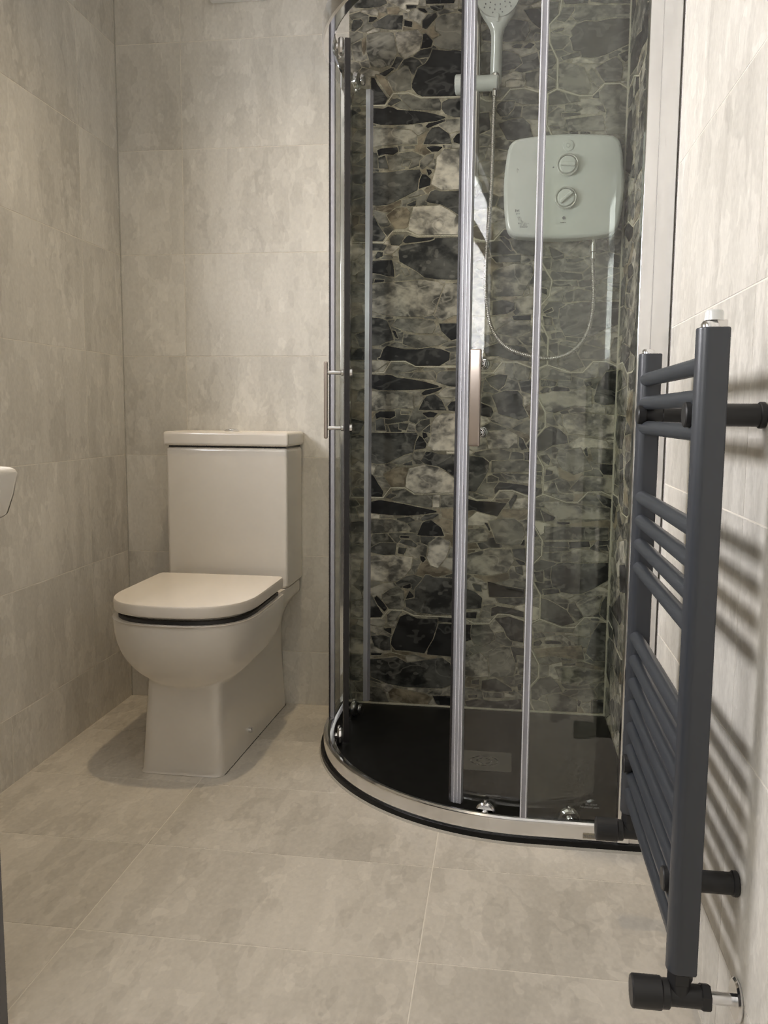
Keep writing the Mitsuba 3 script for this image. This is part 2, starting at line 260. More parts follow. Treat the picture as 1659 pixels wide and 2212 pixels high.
# ---------------------------------------------------------------- stone tiling of the shower: stones proud of a mortar bed, real joints between the tiles
STONES = "K799,1759 811,1764 828,1761 838,1755 909,1747 942,1740 975,1730 975,1727 950,1720 871,1714 824,1714 792,1716 763,1723 763,1763;K782,1825 811,1786 803,1771 763,1772 763,1845 772,1844;K917,1875 928,1890 937,1912 975,1906 998,1907 1042,1899 1045,1784 909,1788 894,1795 880,1812 880,1825 896,1865;M826,1962 836,1906 822,1877 789,1869 763,1876 750,1914 750,1959 788,1965;W908,1949 900,1912 881,1899 858,1891 841,1905 836,1925 831,1962 895,1965;K918,1955 937,1934 933,1919 904,1915 910,1948 909,1953;D948,1997 918,1966 907,1971 907,1989 922,2005 945,2007;M960,1948 944,1962 943,1989 948,1994 962,2001 990,2004 1041,1999 1042,1907 1013,1907 998,1910 980,1909 961,1913 942,1923 939,1938;D852,2006 850,1969 817,1970 774,1978 765,1987 807,2009;K856,1978 857,1993 879,1988 877,1974;B838,2010 809,2012 807,2028 840,2029 845,2018;K863,2023 862,2032 890,2030 889,2024;K920,2010 915,2009 899,2017 895,2021 896,2023 913,2020 921,2011;D945,2013 930,2020 928,2027 967,2026 962,2015;K996,2037 994,2030 917,2033 915,2042 917,2056 993,2052;D788,2033 750,2031 716,2034 707,2058 802,2054 807,2040;W781,2009 764,2011 745,2019 735,2022 735,2026 774,2027 783,2022;K756,1993 757,2008 778,2005 779,2002 767,1994;D733,1982 714,1970 706,1972 707,1988 712,2001 733,2002 740,1995;B741,1907 736,1928 737,1949 747,1953 748,1925 745,1908;D829,1865 803,1846 788,1853 789,1855 820,1868 829,1866;M877,1846 878,1808 859,1804 828,1805 808,1844 858,1871 867,1869;B825,1803 816,1792 784,1834 776,1850 777,1852 799,1845 808,1835;D849,1781 849,1779 821,1766 811,1771 823,1783 837,1786;M880,1753 839,1794 840,1796 870,1795 903,1782 956,1780 963,1768 961,1748;D984,1778 1020,1779 1045,1777 1046,1727 999,1729 975,1738 964,1752 966,1770;K950,1718 974,1724 975,1719 926,1702 920,1707 928,1715;D957,1705 986,1684 994,1657 914,1659 926,1688 938,1702;K1051,1684 1061,1663 1047,1655 1028,1653 1000,1661 998,1670 1009,1683 1027,1686;K805,1635 786,1631 782,1646 793,1651 840,1653 842,1641 829,1633;K968,1648 956,1638 939,1637 924,1649 925,1651 943,1653 967,1650;M860,1648 860,1654 889,1655 889,1648;D805,1632 815,1595 787,1597 785,1625;M853,1601 858,1619 881,1616 873,1599;M945,1632 942,1615 920,1595 911,1590 905,1598 906,1614 925,1629;L896,1683 896,1660 867,1661 800,1659 765,1655 765,1710 824,1706 879,1697;D904,1590 910,1579 902,1562 899,1534 840,1506 811,1495 782,1494 765,1498 764,1586 810,1585 863,1590;K935,1546 902,1537 905,1561 912,1577 923,1575 936,1563;K930,1573 924,1589 924,1590 937,1588 939,1580;W1049,1534 969,1532 938,1549 951,1594 953,1622 974,1644 1047,1641;D967,1528 1050,1529 1051,1445 1026,1457 989,1481 965,1493 934,1498 924,1503 936,1528 950,1533;W1052,1408 903,1410 896,1413 875,1425 877,1449 888,1488 964,1490 987,1478 1025,1454 1051,1442;B879,1472 872,1432 862,1427 833,1429 811,1466 840,1487 867,1487;D879,1490 870,1492 870,1495 895,1505 894,1492;D764,1470 765,1471 775,1463 785,1441 809,1408 800,1394 764,1396;K899,1402 947,1402 947,1398 935,1394 899,1390 865,1388 858,1393 868,1405 875,1409;D851,1381 936,1391 949,1395 950,1399 959,1400 1030,1401 1052,1395 1054,1292 1009,1283 958,1285 922,1291 900,1308 849,1337 846,1363;K832,1321 835,1294 813,1296 793,1302 765,1306 764,1338 793,1341 827,1341;K775,1278 778,1287 805,1285 803,1280;L803,1276 920,1284 961,1277 978,1267 962,1225 950,1187 914,1180 853,1181 816,1183 794,1188 767,1198 766,1272;L950,1183 953,1186 983,1274 1054,1275 1056,1195 1008,1182 975,1168;D824,1145 834,1114 809,1107 794,1099 766,1097 765,1179 794,1176 814,1169;K845,1118 839,1121 830,1141 838,1140 847,1119;M950,1168 958,1154 948,1132 902,1133 865,1140 829,1155 843,1174 902,1175;M993,1111 993,1110 968,1099 903,1089 861,1102 863,1130 970,1125;K1052,1127 1002,1112 973,1139 966,1160 1057,1159;K795,1063 804,1087 814,1097 868,1087 903,1087 942,1092 973,1087 998,1077 997,1056 970,1040 900,1040 869,1055 827,1055 824,1053 788,1058 788,1061;D1073,1078 1000,1080 985,1085 985,1088 1022,1094 1072,1093;D800,1352 780,1345 778,1352 785,1365 800,1364;M824,1384 819,1401 831,1412 863,1412 860,1400 855,1394 857,1390 848,1382;M866,1294 852,1319 853,1320 871,1318 880,1299;M999,1110 1002,1109 1022,1115 1048,1118 1046,1096 1022,1097 990,1094 976,1096 975,1099;D812,1382 802,1368 766,1369 765,1388 798,1387;K805,1012 815,1014 830,1012 845,1005 879,1002 928,993 967,982 967,978 929,972 842,968 792,969 765,975 765,1014;K929,969 976,978 977,975 965,967 941,958 922,954 918,961;D934,953 956,958 976,942 991,911 910,912 924,942;K1085,935 1121,921 1127,907 1120,892 1023,908 998,911 994,923 1005,936 1027,940;K796,890 785,885 781,899 796,907 839,907 841,894 826,886;M858,900 858,908 887,908 885,901;K965,902 954,891 937,890 922,901 922,903 942,907 965,903;D808,868 813,850 784,851 782,880 802,886 806,886;M852,856 853,873 879,871 873,852;M942,871 911,845 902,854 903,868 918,881 942,886;D766,843 903,845 908,839 899,814 895,787 869,780 817,754 787,751 767,756;K899,795 903,819 913,836 921,832 934,812 931,800;K927,828 924,831 921,846 933,844 937,835;W948,840 947,869 959,888 979,903 1042,901 1044,794 956,793 938,808;D971,783 1049,782 1100,775 1118,761 1116,737 1099,704 1080,675 1056,676 1026,710 998,732 971,747 932,753 919,763 933,790 951,789;W999,727 1023,708 1048,676 1027,670 901,667 875,683 875,710 884,740 929,751 969,744;B882,742 872,711 872,694 870,685 830,684 807,721 847,745;D872,749 866,751 866,753 892,762 893,749;K790,694 807,669 803,654 765,654 764,722 777,716;K871,633 966,615 966,611 928,604 884,599 833,599 765,605 765,638 798,644;D973,604 956,592 924,584 919,591 933,602 971,607;K932,583 951,587 981,565 990,541 947,539 910,541 924,576;D845,658 828,649 815,651 814,653 828,664 844,661;M898,661 953,660 953,625 908,629 833,644 833,649 846,656 848,658 846,663 833,666 833,672 868,678;L892,559 892,558 846,549 768,542 768,585 833,587 871,578;K859,532 859,538 887,537 884,531;D910,511 905,505 879,510 856,517 864,527 892,525;D848,515 844,481 809,478 768,486 765,496 798,515;D852,485 854,503 879,501 870,481;W1007,523 1005,498 995,473 973,444 951,451 940,474 947,519 974,538;L766,909 765,965 861,966 894,956 895,915 850,917 808,910;M958,998 867,1007 851,1014 851,1017 952,1024 960,1012;D960,993 963,1012 962,1015 974,1024 1040,1024 1041,978 997,981;L1021,977 1022,947 975,949 964,955 985,976;W846,478 897,474 893,441 873,415 848,399 810,397 766,401 766,473 798,478 809,476;K928,459 921,467 920,478 930,477 936,469;D904,350 906,380 924,401 936,422 948,421 961,415 1021,414 1051,411 1048,304 963,302 912,306 879,323 876,343;K883,378 868,381 868,384 891,393 893,382;K878,348 888,371 889,371 901,357 901,352 879,347;M871,369 874,323 861,314 825,316 810,336 805,356 830,375 853,384;K809,333 822,315 813,305 792,325 782,345 789,353;D779,344 790,323 808,297 803,287 767,285 766,356 769,357;L800,258 766,264 765,278 801,281 816,279 816,263;K835,236 821,243 811,250 811,252 834,255;K912,288 975,288 973,270 961,228 936,181 888,186 847,187 834,204 836,225 861,291 882,300;K1050,170 1000,176 944,178 946,194 964,227 978,275 1048,273;D831,225 832,186 811,185 783,197 772,228 811,232;K773,168 772,175 806,175 803,169;D883,149 990,170 1015,153 1019,88 991,74 874,73 825,81 773,99 765,154 811,159 850,166;B941,55 961,43 946,21 890,21 833,31 828,54 843,69;M831,20 768,20 768,70 802,66 817,51;K974,26 963,49 1037,53 1038,20 983,20;K977,293 1048,293 1048,278 977,282;M867,306 856,294 846,278 823,274 821,295 835,308 866,308;K1245,2004 1246,2020 1279,2018 1279,1987 1255,1963 1229,1953 1206,1972 1187,2001 1201,2004;D1284,1983 1290,2003 1321,2002 1321,1993 1304,1971 1296,1965 1276,1971 1280,1979;D1203,1947 1190,1923 1151,1921 1075,1929 1070,1950 1132,1974 1162,1979 1198,1971;K1185,1913 1180,1903 1160,1905 1156,1909 1168,1914;K1218,1911 1206,1901 1189,1903 1188,1905 1204,1917;D1131,1845 1122,1835 1063,1840 1062,1897 1142,1898 1174,1886 1185,1864 1166,1850;W1194,1802 1142,1802 1142,1817 1153,1821 1195,1817;M1195,1838 1232,1841 1277,1813 1277,1796 1255,1786 1197,1804 1198,1817 1195,1820;D1131,1765 1168,1765 1164,1745 1146,1725 1129,1725 1117,1739 1119,1756;D1211,1701 1214,1683 1225,1659 1148,1662 1124,1706 1156,1716 1191,1719;M1135,1769 1155,1793 1193,1795 1231,1783 1232,1753 1190,1755 1170,1760 1170,1765 1168,1767 1136,1768;M1352,1846 1373,1796 1365,1778 1344,1774 1286,1794 1285,1857 1299,1861;D1277,1860 1265,1845 1250,1844 1250,1884 1272,1879;D1234,1921 1217,1919 1214,1932 1220,1940 1236,1937;D1342,1875 1297,1866 1290,1875 1340,1886;M1282,1788 1339,1769 1344,1757 1300,1751 1261,1750 1260,1777;D1348,1722 1347,1721 1299,1716 1297,1727 1323,1728 1345,1725;D1071,1680 1066,1693 1065,1736 1097,1737 1102,1692;D1080,1781 1078,1794 1098,1793 1094,1780;D1266,1694 1291,1693 1293,1687 1276,1685 1265,1691;K1320,1928 1314,1941 1330,1958 1352,1964 1381,1961 1419,1967 1472,1965 1472,1901 1411,1876 1389,1870 1367,1869 1344,1872 1345,1876 1341,1888 1332,1887 1321,1891 1318,1908 1312,1922;D1452,1854 1457,1835 1451,1805 1411,1803 1400,1816 1384,1842 1412,1858 1438,1868;D1463,1854 1454,1859 1444,1874 1472,1885 1472,1863;M1374,1841 1406,1802 1392,1792 1373,1815 1366,1835;M1416,1730 1399,1761 1397,1781 1412,1797 1449,1796 1472,1781 1472,1666 1421,1668 1413,1704;D1389,1740 1389,1742 1406,1743 1413,1729 1413,1725 1396,1733;M1410,1704 1414,1677 1317,1681 1307,1710 1405,1719 1411,1711;K1319,1672 1319,1678 1342,1677 1342,1671;K1374,1670 1349,1670 1348,1677 1369,1676 1375,1673;K1359,2027 1357,2010 1297,2011 1291,2025 1291,2031;M1323,2006 1472,1999 1472,1968 1419,1970 1381,1964 1352,1967 1342,1964 1330,1964 1315,1980 1324,1993;M1351,1737 1338,1729 1323,1731 1306,1730 1305,1749 1318,1750 1337,1748;D1296,1948 1290,1942 1268,1939 1264,1943 1281,1949 1295,1950;D1361,2031 1472,2025 1472,2003 1395,2008 1364,2014;D1314,1339 1289,1332 1281,1340 1273,1368 1275,1369 1314,1350;D1369,1332 1347,1326 1323,1327 1320,1334 1355,1337 1369,1335;M1355,1260 1286,1261 1286,1276 1352,1276;D1416,1266 1386,1260 1361,1257 1356,1273 1368,1277 1415,1277;D1449,1258 1439,1264 1439,1266 1472,1268 1472,1252;D1472,1216 1472,1155 1431,1139 1401,1123 1368,1120 1323,1123 1311,1148 1306,1173 1307,1198 1332,1212 1365,1216;D1315,1134 1324,1119 1323,1117 1287,1115 1284,1129 1306,1134;D1181,1197 1158,1186 1118,1183 1118,1220 1146,1225 1180,1216;K1179,1169 1175,1180 1226,1182 1227,1168;K1270,1238 1250,1246 1248,1257 1269,1254;D1266,1154 1260,1179 1285,1174 1286,1154;K1268,1186 1264,1187 1263,1190 1285,1201 1288,1193;L1229,1297 1202,1236 1117,1234 1116,1304 1177,1325 1228,1319;M1434,1222 1435,1247 1471,1244 1472,1222;M1395,1220 1359,1220 1315,1215 1314,1240 1358,1253 1394,1245;D1138,1067 1104,1067 1095,1090 1137,1104 1212,1092 1229,1070 1224,1053 1173,1056;M1310,1024 1344,1016 1344,999 1262,1002 1253,1027 1276,1038;D1300,982 1263,982 1260,999 1285,998 1305,993;K1283,965 1263,962 1260,967 1271,977 1286,976;K1305,982 1339,976 1342,968 1292,968 1288,976;D1472,1027 1472,932 1436,929 1413,937 1410,948 1420,988 1441,1022;D1387,981 1381,993 1400,996 1403,985;M1451,1055 1452,1086 1462,1117 1472,1117 1472,1044;M1309,1039 1307,1100 1350,1089 1379,1036 1343,1024;D1157,984 1140,970 1117,984 1103,1004 1139,1016 1165,1013;M1143,1047 1128,1029 1117,1028 1124,1047 1142,1049;M1186,999 1184,1047 1190,1047 1229,1032 1230,1030 1225,999;D1170,1363 1167,1361 1160,1367 1134,1398 1145,1400 1162,1386;D1127,1329 1113,1344 1114,1346 1194,1350 1194,1330;D1210,951 1210,928 1228,894 1200,885 1177,893 1142,902 1133,930 1121,955 1160,969 1195,968;K1254,833 1277,862 1292,868 1315,860 1338,840 1341,820 1299,814 1277,799 1257,796;M1323,868 1308,880 1299,900 1319,903 1325,869;W1470,833 1389,844 1343,846 1328,869 1325,900 1384,906 1468,901;L1255,957 1284,962 1289,966 1342,965 1344,967 1345,970 1404,972 1405,924 1355,926 1302,906 1277,911;W1199,804 1115,800 1108,849 1172,856 1198,841;D1211,798 1202,812 1201,836 1202,837 1213,830 1226,804;D1248,792 1258,772 1220,769 1218,792 1248,796;M1214,769 1268,756 1269,753 1270,738 1125,732 1125,765;K1271,688 1272,674 1250,662 1188,683 1149,682 1141,672 1136,669 1135,686 1149,704 1205,699;K1075,621 1043,615 1042,657 1083,647 1127,646 1171,642 1171,641 1160,627 1146,604 1113,610;M1219,581 1226,552 1215,524 1186,518 1145,525 1120,590 1158,597 1195,598;K1126,564 1123,559 1110,581 1111,583 1117,581;K1215,520 1223,537 1226,536 1227,519 1216,519;K1248,573 1251,574 1263,547 1245,545;K1313,604 1305,595 1283,590 1271,623 1273,624 1288,615;K1320,585 1318,592 1354,591 1354,587 1337,584;D1285,518 1281,531 1350,534 1354,518;K1355,514 1356,518 1353,533 1410,536 1414,521;D1467,509 1451,512 1434,520 1435,522 1462,526;M1433,764 1417,761 1404,806 1471,804 1471,763;D1396,783 1393,786 1387,800 1395,806 1399,784;D1470,760 1471,730 1443,732 1433,746 1433,761;L1470,678 1455,678 1442,684 1402,683 1399,681 1363,681 1351,687 1384,725 1471,721;D1470,635 1446,645 1427,671 1428,673 1440,671 1471,660;D1320,673 1286,677 1296,703 1308,704;L1315,598 1316,606 1303,611 1293,621 1276,647 1321,651 1343,646 1357,646 1466,634 1467,602;D1185,627 1182,628 1177,645 1194,669 1202,666;M1284,538 1283,577 1463,578 1464,543;M1378,806 1412,746 1361,731 1327,745 1311,776 1316,797;L1118,531 1050,520 1050,562 1106,566 1121,552;L1268,700 1204,702 1169,713 1154,728 1155,730 1233,728 1267,723;D1289,756 1272,767 1266,781 1283,786 1294,773;D1281,726 1281,744 1301,738 1299,730;M1143,706 1114,703 1114,721 1126,724 1146,715;K1178,395 1229,388 1230,366 1191,363 1127,362 1121,408;D1331,394 1311,400 1305,427 1307,458 1326,469 1352,473 1379,470 1467,475 1468,424 1428,398 1393,381 1364,380 1334,385;D1287,374 1282,389 1323,394 1328,392 1331,382;L1197,473 1177,438 1129,427 1049,431 1048,484 1127,508 1187,506;D1230,471 1197,484 1190,507 1229,511;K1229,462 1215,461 1201,475 1202,476 1207,477 1229,468;D1224,431 1207,436 1201,455 1219,458;K1265,414 1255,441 1283,445 1284,411;K1145,297 1186,305 1229,292 1230,228 1194,233 1181,245 1172,267;M1148,234 1112,210 1084,219 1074,243 1077,275 1126,277 1145,247;W1125,170 1131,119 1089,114 1053,122 1053,141 1060,173 1103,191;M1134,119 1128,192 1158,212 1191,211 1208,158 1206,126 1166,119;D1201,78 1158,73 1109,75 1111,105 1151,114 1197,87;D1289,70 1275,53 1259,56 1257,91 1282,121 1312,128 1337,104 1348,83 1319,78;L1422,156 1466,155 1468,124 1432,113 1391,104 1345,111 1326,157 1383,163;D1152,43 1229,54 1230,22 1192,20 1068,20 1060,38 1094,47;M1393,25 1321,21 1308,46 1302,70 1334,78 1389,63;D1432,21 1434,62 1467,67 1468,26;K1398,40 1394,46 1393,55 1395,60 1404,57 1399,40;M1401,312 1384,301 1357,327 1359,349 1374,356;L1379,352 1414,373 1453,377 1445,328 1413,314 1403,314;D1465,306 1449,322 1452,356 1464,376 1467,375 1467,307;D1354,328 1378,294 1343,283 1280,303 1279,364 1299,359 1354,330;D1449,297 1467,297 1468,183 1436,182 1414,203 1427,259;B1310,191 1274,183 1259,210 1399,227 1409,184;D1295,247 1263,242 1260,258 1284,262;K1279,221 1261,220 1261,230 1279,237 1286,231;K1342,229 1294,227 1292,236 1315,237 1343,234;D1372,179 1343,180 1342,185 1371,184;D1350,163 1347,168 1383,173 1383,166;D1080,94 1080,104 1102,108 1102,92;D1072,49 1069,58 1097,60 1097,52;W1180,70 1210,63 1209,59 1180,58;M1118,53 1115,70 1158,70 1176,72 1177,54;K1048,300 1051,303 1051,312 1091,314 1089,295 1057,296;D1103,327 1051,321 1053,386 1084,376 1106,358;D1105,377 1087,379 1078,399 1079,400 1102,395;K1228,319 1229,304 1203,308 1188,313 1152,313 1147,309 1134,303 1134,328 1152,335 1192,330;M1331,277 1376,275 1374,266 1287,262 1284,265 1260,261 1255,283 1277,296;K1074,275 1072,243 1076,230 1053,221 1051,274;L1466,500 1466,478 1379,474 1352,476 1334,474 1334,496 1378,514 1424,510;D1228,80 1219,82 1216,98 1228,102;M1274,161 1274,127 1221,130 1213,187 1265,180"
JOINTS = "700,1769 763,1769 804,1768 827,1799 871,1799 904,1785 1029,1782 1071,1778 1089,1768 1130,1768 1154,1796 1193,1798 1255,1779 1282,1792 1343,1771 1379,1771 1409,1800 1450,1799 1474,1784;700,1392 765,1392 801,1390 829,1422 870,1421 902,1407 1025,1405 1083,1390 1117,1389 1145,1421 1186,1421 1248,1399 1280,1414 1340,1392 1376,1392 1405,1421 1446,1421 1474,1407;700,1018 763,1018 806,1020 827,1052 868,1052 900,1037 1025,1036 1088,1019 1124,1019 1149,1050 1190,1050 1246,1029 1277,1042 1341,1021 1377,1021 1404,1051 1442,1051 1474,1036;700,650 764,650 806,651 828,681 871,682 900,664 1022,667 1050,665 1083,650 1130,651 1150,679 1187,680 1249,658 1277,671 1343,649 1375,650 1403,680 1442,681 1474,667;700,281 763,281 805,284 826,311 869,311 903,296 1020,296 1049,296 1082,280 1129,282 1153,310 1188,310 1250,287 1276,301 1340,279 1379,280 1405,311 1443,312 1474,297;1288,2028 1282,1986 1256,1960 1258,1913 1281,1868 1282,1792;1257,1779 1256,1699 1276,1660 1278,1611;1254,1384 1253,1327 1283,1277 1277,1235 1251,1204 1254,1163 1277,1118 1277,1042;1248,1029 1250,953 1275,908 1276,866 1251,836 1251,792 1274,750 1275,671;1249,658 1250,582 1277,535 1276,491 1251,463 1249,420 1276,374 1276,301;1251,286 1253,210 1278,162 1277,124 1254,94 1253,50 1272,12"
def parse(s): return [np.array([[float(c) for c in q.split(',')] for q in g.split()]) / 1000 for g in s.split(';')]
joints = [LineString(g) for g in parse(JOINTS)]
joint_area = unary_union(joints).buffer(0.0031)
bed = 0.0012                                 # stones stand 1.2 mm out of the bed, tile joints lie 0.5 mm back in it
def slab_stone(poly, depth, ch):
    """stone: polygon, chamfered front; in (u, v, w), front at w = depth"""
    top = poly.buffer(-ch, join_style=2)
    if top.is_empty or top.geom_type != 'Polygon' or len(top.exterior.coords) != len(poly.exterior.coords):
        return extrude(poly, 0, depth)
    a, b = np.array(poly.exterior.coords)[:-1], np.array(top.exterior.coords)[:-1]
    k = int(np.argmin(np.linalg.norm(b - a[0], axis=1))); b = np.roll(b, -k, axis=0)
    if np.linalg.norm(a - b, axis=1).max() > 4 * ch: return extrude(poly, 0, depth)
    n = len(a); cap, fc = trimesh.creation.triangulate_polygon(Polygon(b), engine='earcut')
    v = np.vstack([np.column_stack([a, np.zeros(n)]), np.column_stack([a, np.full(n, depth - ch)]), np.column_stack([b, np.full(n, depth)]), np.column_stack([cap, np.full(len(cap), depth)])])
    i = np.arange(n); j = (i + 1) % n; f = []
    for q in (0, n): f += [np.column_stack([q + i, q + j, q + n + j]), np.column_stack([q + i, q + n + j, q + n + i])]
    m = trimesh.Trimesh(v, np.vstack(f + [fc + 3 * n]), process=False)
    if Polygon(a).exterior.is_ccw is False: m.invert()
    return m
def as_polys(g): return [q for q in getattr(g, 'geoms', [g]) if q.geom_type == 'Polygon' and not q.is_empty]
traced = [(s[0], Polygon(parse(s[1:])[0]).buffer(0)) for s in STONES.split(';')]
region = sbox(XS, 0.022, W - 0.001, H)
def fill(region, busy, cells, weights, least):
    """irregular flattish stones for what is left of a wall"""
    from scipy.spatial import Voronoi
    out = []
    x0, z0, x1, z1 = region.bounds
    dx, dz = cells
    pts = np.array([[x + rng.uniform(-0.42, 0.42) * dx + (r % 2) * dx / 2, z + rng.uniform(-0.40, 0.40) * dz] for r, z in enumerate(np.arange(z0 - 2 * dz, z1 + 2 * dz, dz)) for x in np.arange(x0 - 2 * dx, x1 + 2 * dx, dx)])
    pts[:, 1] *= 2.2
    vo = Voronoi(pts); free = region.difference(busy)
    for reg in (vo.regions[k] for k in vo.point_region):
        if -1 in reg or len(reg) < 3: continue
        c = vo.vertices[reg].copy(); c[:, 1] /= 2.2
        q = Polygon(c).buffer(-0.0018).intersection(free)
        for g in as_polys(q):
            g = g.buffer(-0.0026).buffer(0.0026, join_style=2, mitre_limit=1.5).simplify(0.0012)
            out += [h for h in as_polys(g) if h.area > least]
    return [(str(rng.choice(list(weights), p=list(weights.values()))), q) for q in sorted(out, key=lambda q: -q.area)]
busy = unary_union([q for _, q in traced]).buffer(0.0028).union(joint_area)
extra = fill(region, busy, (0.085, 0.042), {'M': 0.34, 'L': 0.36, 'W': 0.10, 'B': 0.10, 'D': 0.10}, 1.2e-4)
put('mortar_bed', box((XS, 0.0, 0), (W, 0.006, H)), 'mortar', 'wall_back')
room_for = 298 - len(traced)
to_back = np.array([[1, 0, 0, 0], [0, 0, -1, 0], [0, 1, 0, 0], [0, 0, 0, 1.0]])
def stone_part(parent, k, q, m4):
    m = slab_stone(q, bed, 0.0007); m.apply_transform(m4); put('stone', m, STONE[k][0], parent, smooth=False)
for k, q in traced + extra[:room_for]: stone_part('wall_back', k, q, to_back)
rest = {}
for k, q in extra[room_for:]:
    m = extrude(q, 0, bed * 0.8); m.apply_transform(to_back); rest.setdefault(k, []).append(m)
for k, ms in rest.items():
    labels[put('rubble', cat(*ms), STONE[k][0], 'wall_back', smooth=False)] = {'kind': 'stuff'}
for j in joints:
    m = extrude(j.buffer(0.0013, cap_style=1), 0, 0.0005); m.apply_transform(to_back); put('joint', m, 'stone_grout', 'wall_back', smooth=False)
# the right wall of the shower
to_right = np.array([[0, 0, -1, W], [1, 0, 0, 0], [0, 1, 0, 0], [0, 0, 0, 1.0]])
put('mortar_bed', box((W, YS, 0), (W + 0.006, 0.0, H)), 'mortar', 'wall_right')
rregion = sbox(YS + 0.002, 0.022, -0.002, H)
rj = []
for z in (0.283, 0.654, 1.021, 1.392, 1.76, 2.13):
    xs = np.linspace(YS + 0.002, -0.002, 9); rj.append(LineString(np.column_stack([xs, z + np.array([0, 0, 0.03, 0.03, 0.01, -0.012, -0.012, 0.022, 0.022])])))
for k, z in enumerate((0.02, 0.283, 0.654, 1.021, 1.392, 1.76)):
    zz = np.linspace(z, z + 0.37, 7); x = (-0.21, -0.5)[k % 2]; rj.append(LineString(np.column_stack([x + np.array([0, 0, 0.026, 0.026, 0, 0, 0.02]), zz])))
rja = unary_union(rj).buffer(0.0031)
big = fill(rregion, rja, (0.155, 0.075), {'K': 0.34, 'D': 0.30, 'M': 0.14, 'L': 0.12, 'W': 0.06, 'B': 0.04}, 3e-4)
big = big[: int(len(big) * 0.8)]; rng.shuffle(idx := np.arange(len(big))); big = [big[i] for i in idx[: int(len(big) * 0.62)]]
small = fill(rregion, unary_union([q for _, q in big]).buffer(0.003).union(rja), (0.085, 0.042), {'M': 0.34, 'L': 0.34, 'W': 0.10, 'B': 0.07, 'D': 0.15}, 1.6e-4)
for k, q in (big + small)[:290]: stone_part('wall_right', k, q, to_right)
for j in rj:
    m = extrude(j.buffer(0.0013, cap_style=1), 0, 0.0005); m.apply_transform(to_right); put('joint', m, 'stone_grout', 'wall_right', smooth=False)
put('silicone_bead', box((W - 0.005, -0.005, 0.016), (W, 0, H)), 'stone_grout', 'wall_right')

# ---------------------------------------------------------------- windows on the left wall (outside the photograph; they light the right wall and show in the glass)
def frame(y0, y1, z0, z1, w, x0, x1):
    return cat(box((x0, y0, z0), (x1, y1, z0 + w)), box((x0, y0, z1 - w), (x1, y1, z1)), box((x0, y0, z0), (x1, y0 + w, z1)), box((x0, y1 - w, z0), (x1, y1, z1)))
def window(n, dims, splits, text):
    root = structure(f'window_{n}', text); y0, y1, z0, z1 = dims; x = -RECESS
    zz = [z0 + 0.03, *splits, z1 - 0.03]
    put('frame', cat(frame(y0, y1, z0, z1, 0.03, x - 0.03, x + 0.012), *[box((x - 0.03, y0, z - 0.02), (x + 0.012, y1, z + 0.02)) for z in splits]), 'white_plastic', root)
    put('lining', cat(box((x, y0, z1 - 0.006), (-0.0005, y1, z1)), box((x, y0, z0), (-0.0005, y0 + 0.006, z1)), box((x, y1 - 0.006, z0), (-0.0005, y1, z1))), 'lining', root)
    put('sill', rbox((x, y0, z0), (0.012, y1, z0 + 0.010), 0.004), 'lining', root)
    for a, b in zip(zz[:-1], zz[1:]):
        a, b = a + 0.02 * (a in splits), b - 0.02 * (b in splits)
        put('sash', frame(y0 + 0.03, y1 - 0.03, a, b, 0.022, x - 0.02, x + 0.018), 'white_plastic', root)
        key = put('pane', box((x - 0.012, y0 + 0.050, a + 0.020), (x - 0.006, y1 - 0.050, b - 0.020)), 'white_plastic', root)
        scene[key]['emitter'] = {'type': 'area', 'radiance': rgb(*WINDOW_RADIANCE[n])}
lay('tile', 'wall_left', [WIN[0], YN], [WIN[2], 1.5, WIN[3]], lambda u, v, w: (w, u, v), 'tile_wall')
window(1, WIN, [1.70], 'white framed obscured window on the left wall')
window(2, WIN2, [], 'small white framed obscured window recessed in the left wall')
structure('door_1', 'white door in the wall behind the camera')
put('leaf', rbox((0.55, YN + 0.0005, 0.005), (1.33, YN + 0.04, 2.0), 0.003), 'white_plastic', 'door_1')
put('handle', cat(rod((0.64, YN + 0.04, 1.0), (0.64, YN + 0.09, 1.0), 0.010), rod((0.635, YN + 0.085, 1.0), (0.75, YN + 0.085, 1.0), 0.009)), 'chrome', 'door_1')

# ---------------------------------------------------------------- ceiling downlight
d = thing('ceiling_downlight', 'round recessed downlight in the ceiling above the toilet', 'light')
put('can', move(lathe([(0.0, 0.062), (0.0435, 0.062), (0.0435, 0.0), (0.0425, 0.0), (0.0425, 0.060), (0.0, 0.060)], 48), LAMP_POS[0], LAMP_POS[1], H), 'black_plastic', d)
put('bezel', move(lathe([(0.0425, 0.0), (0.054, 0.0), (0.054, -0.003), (0.050, -0.006), (0.0425, -0.004)], 48), LAMP_POS[0], LAMP_POS[1], H), 'white_plastic', d)
k = put('lamp', move(turn(trimesh.creation.cylinder(radius=0.030, height=0.004, sections=40), [1, 0, 0], 180), LAMP_POS[0], LAMP_POS[1], H + 0.056), 'white_plastic', d)
scene[k]['emitter'] = {'type': 'area', 'radiance': rgb(*LAMP_RADIANCE)}
f = thing('extractor_fan', 'white square extractor fan high on the back wall above the toilet', 'fan')
put('housing', rbox((0.297, -0.030, 2.066), (0.466, 0.0005, 2.235), 0.006), 'white_plastic', f)
put('front_grille', rbox((0.312, -0.036, 2.081), (0.451, -0.029, 2.220), 0.003), 'white_plastic', f)

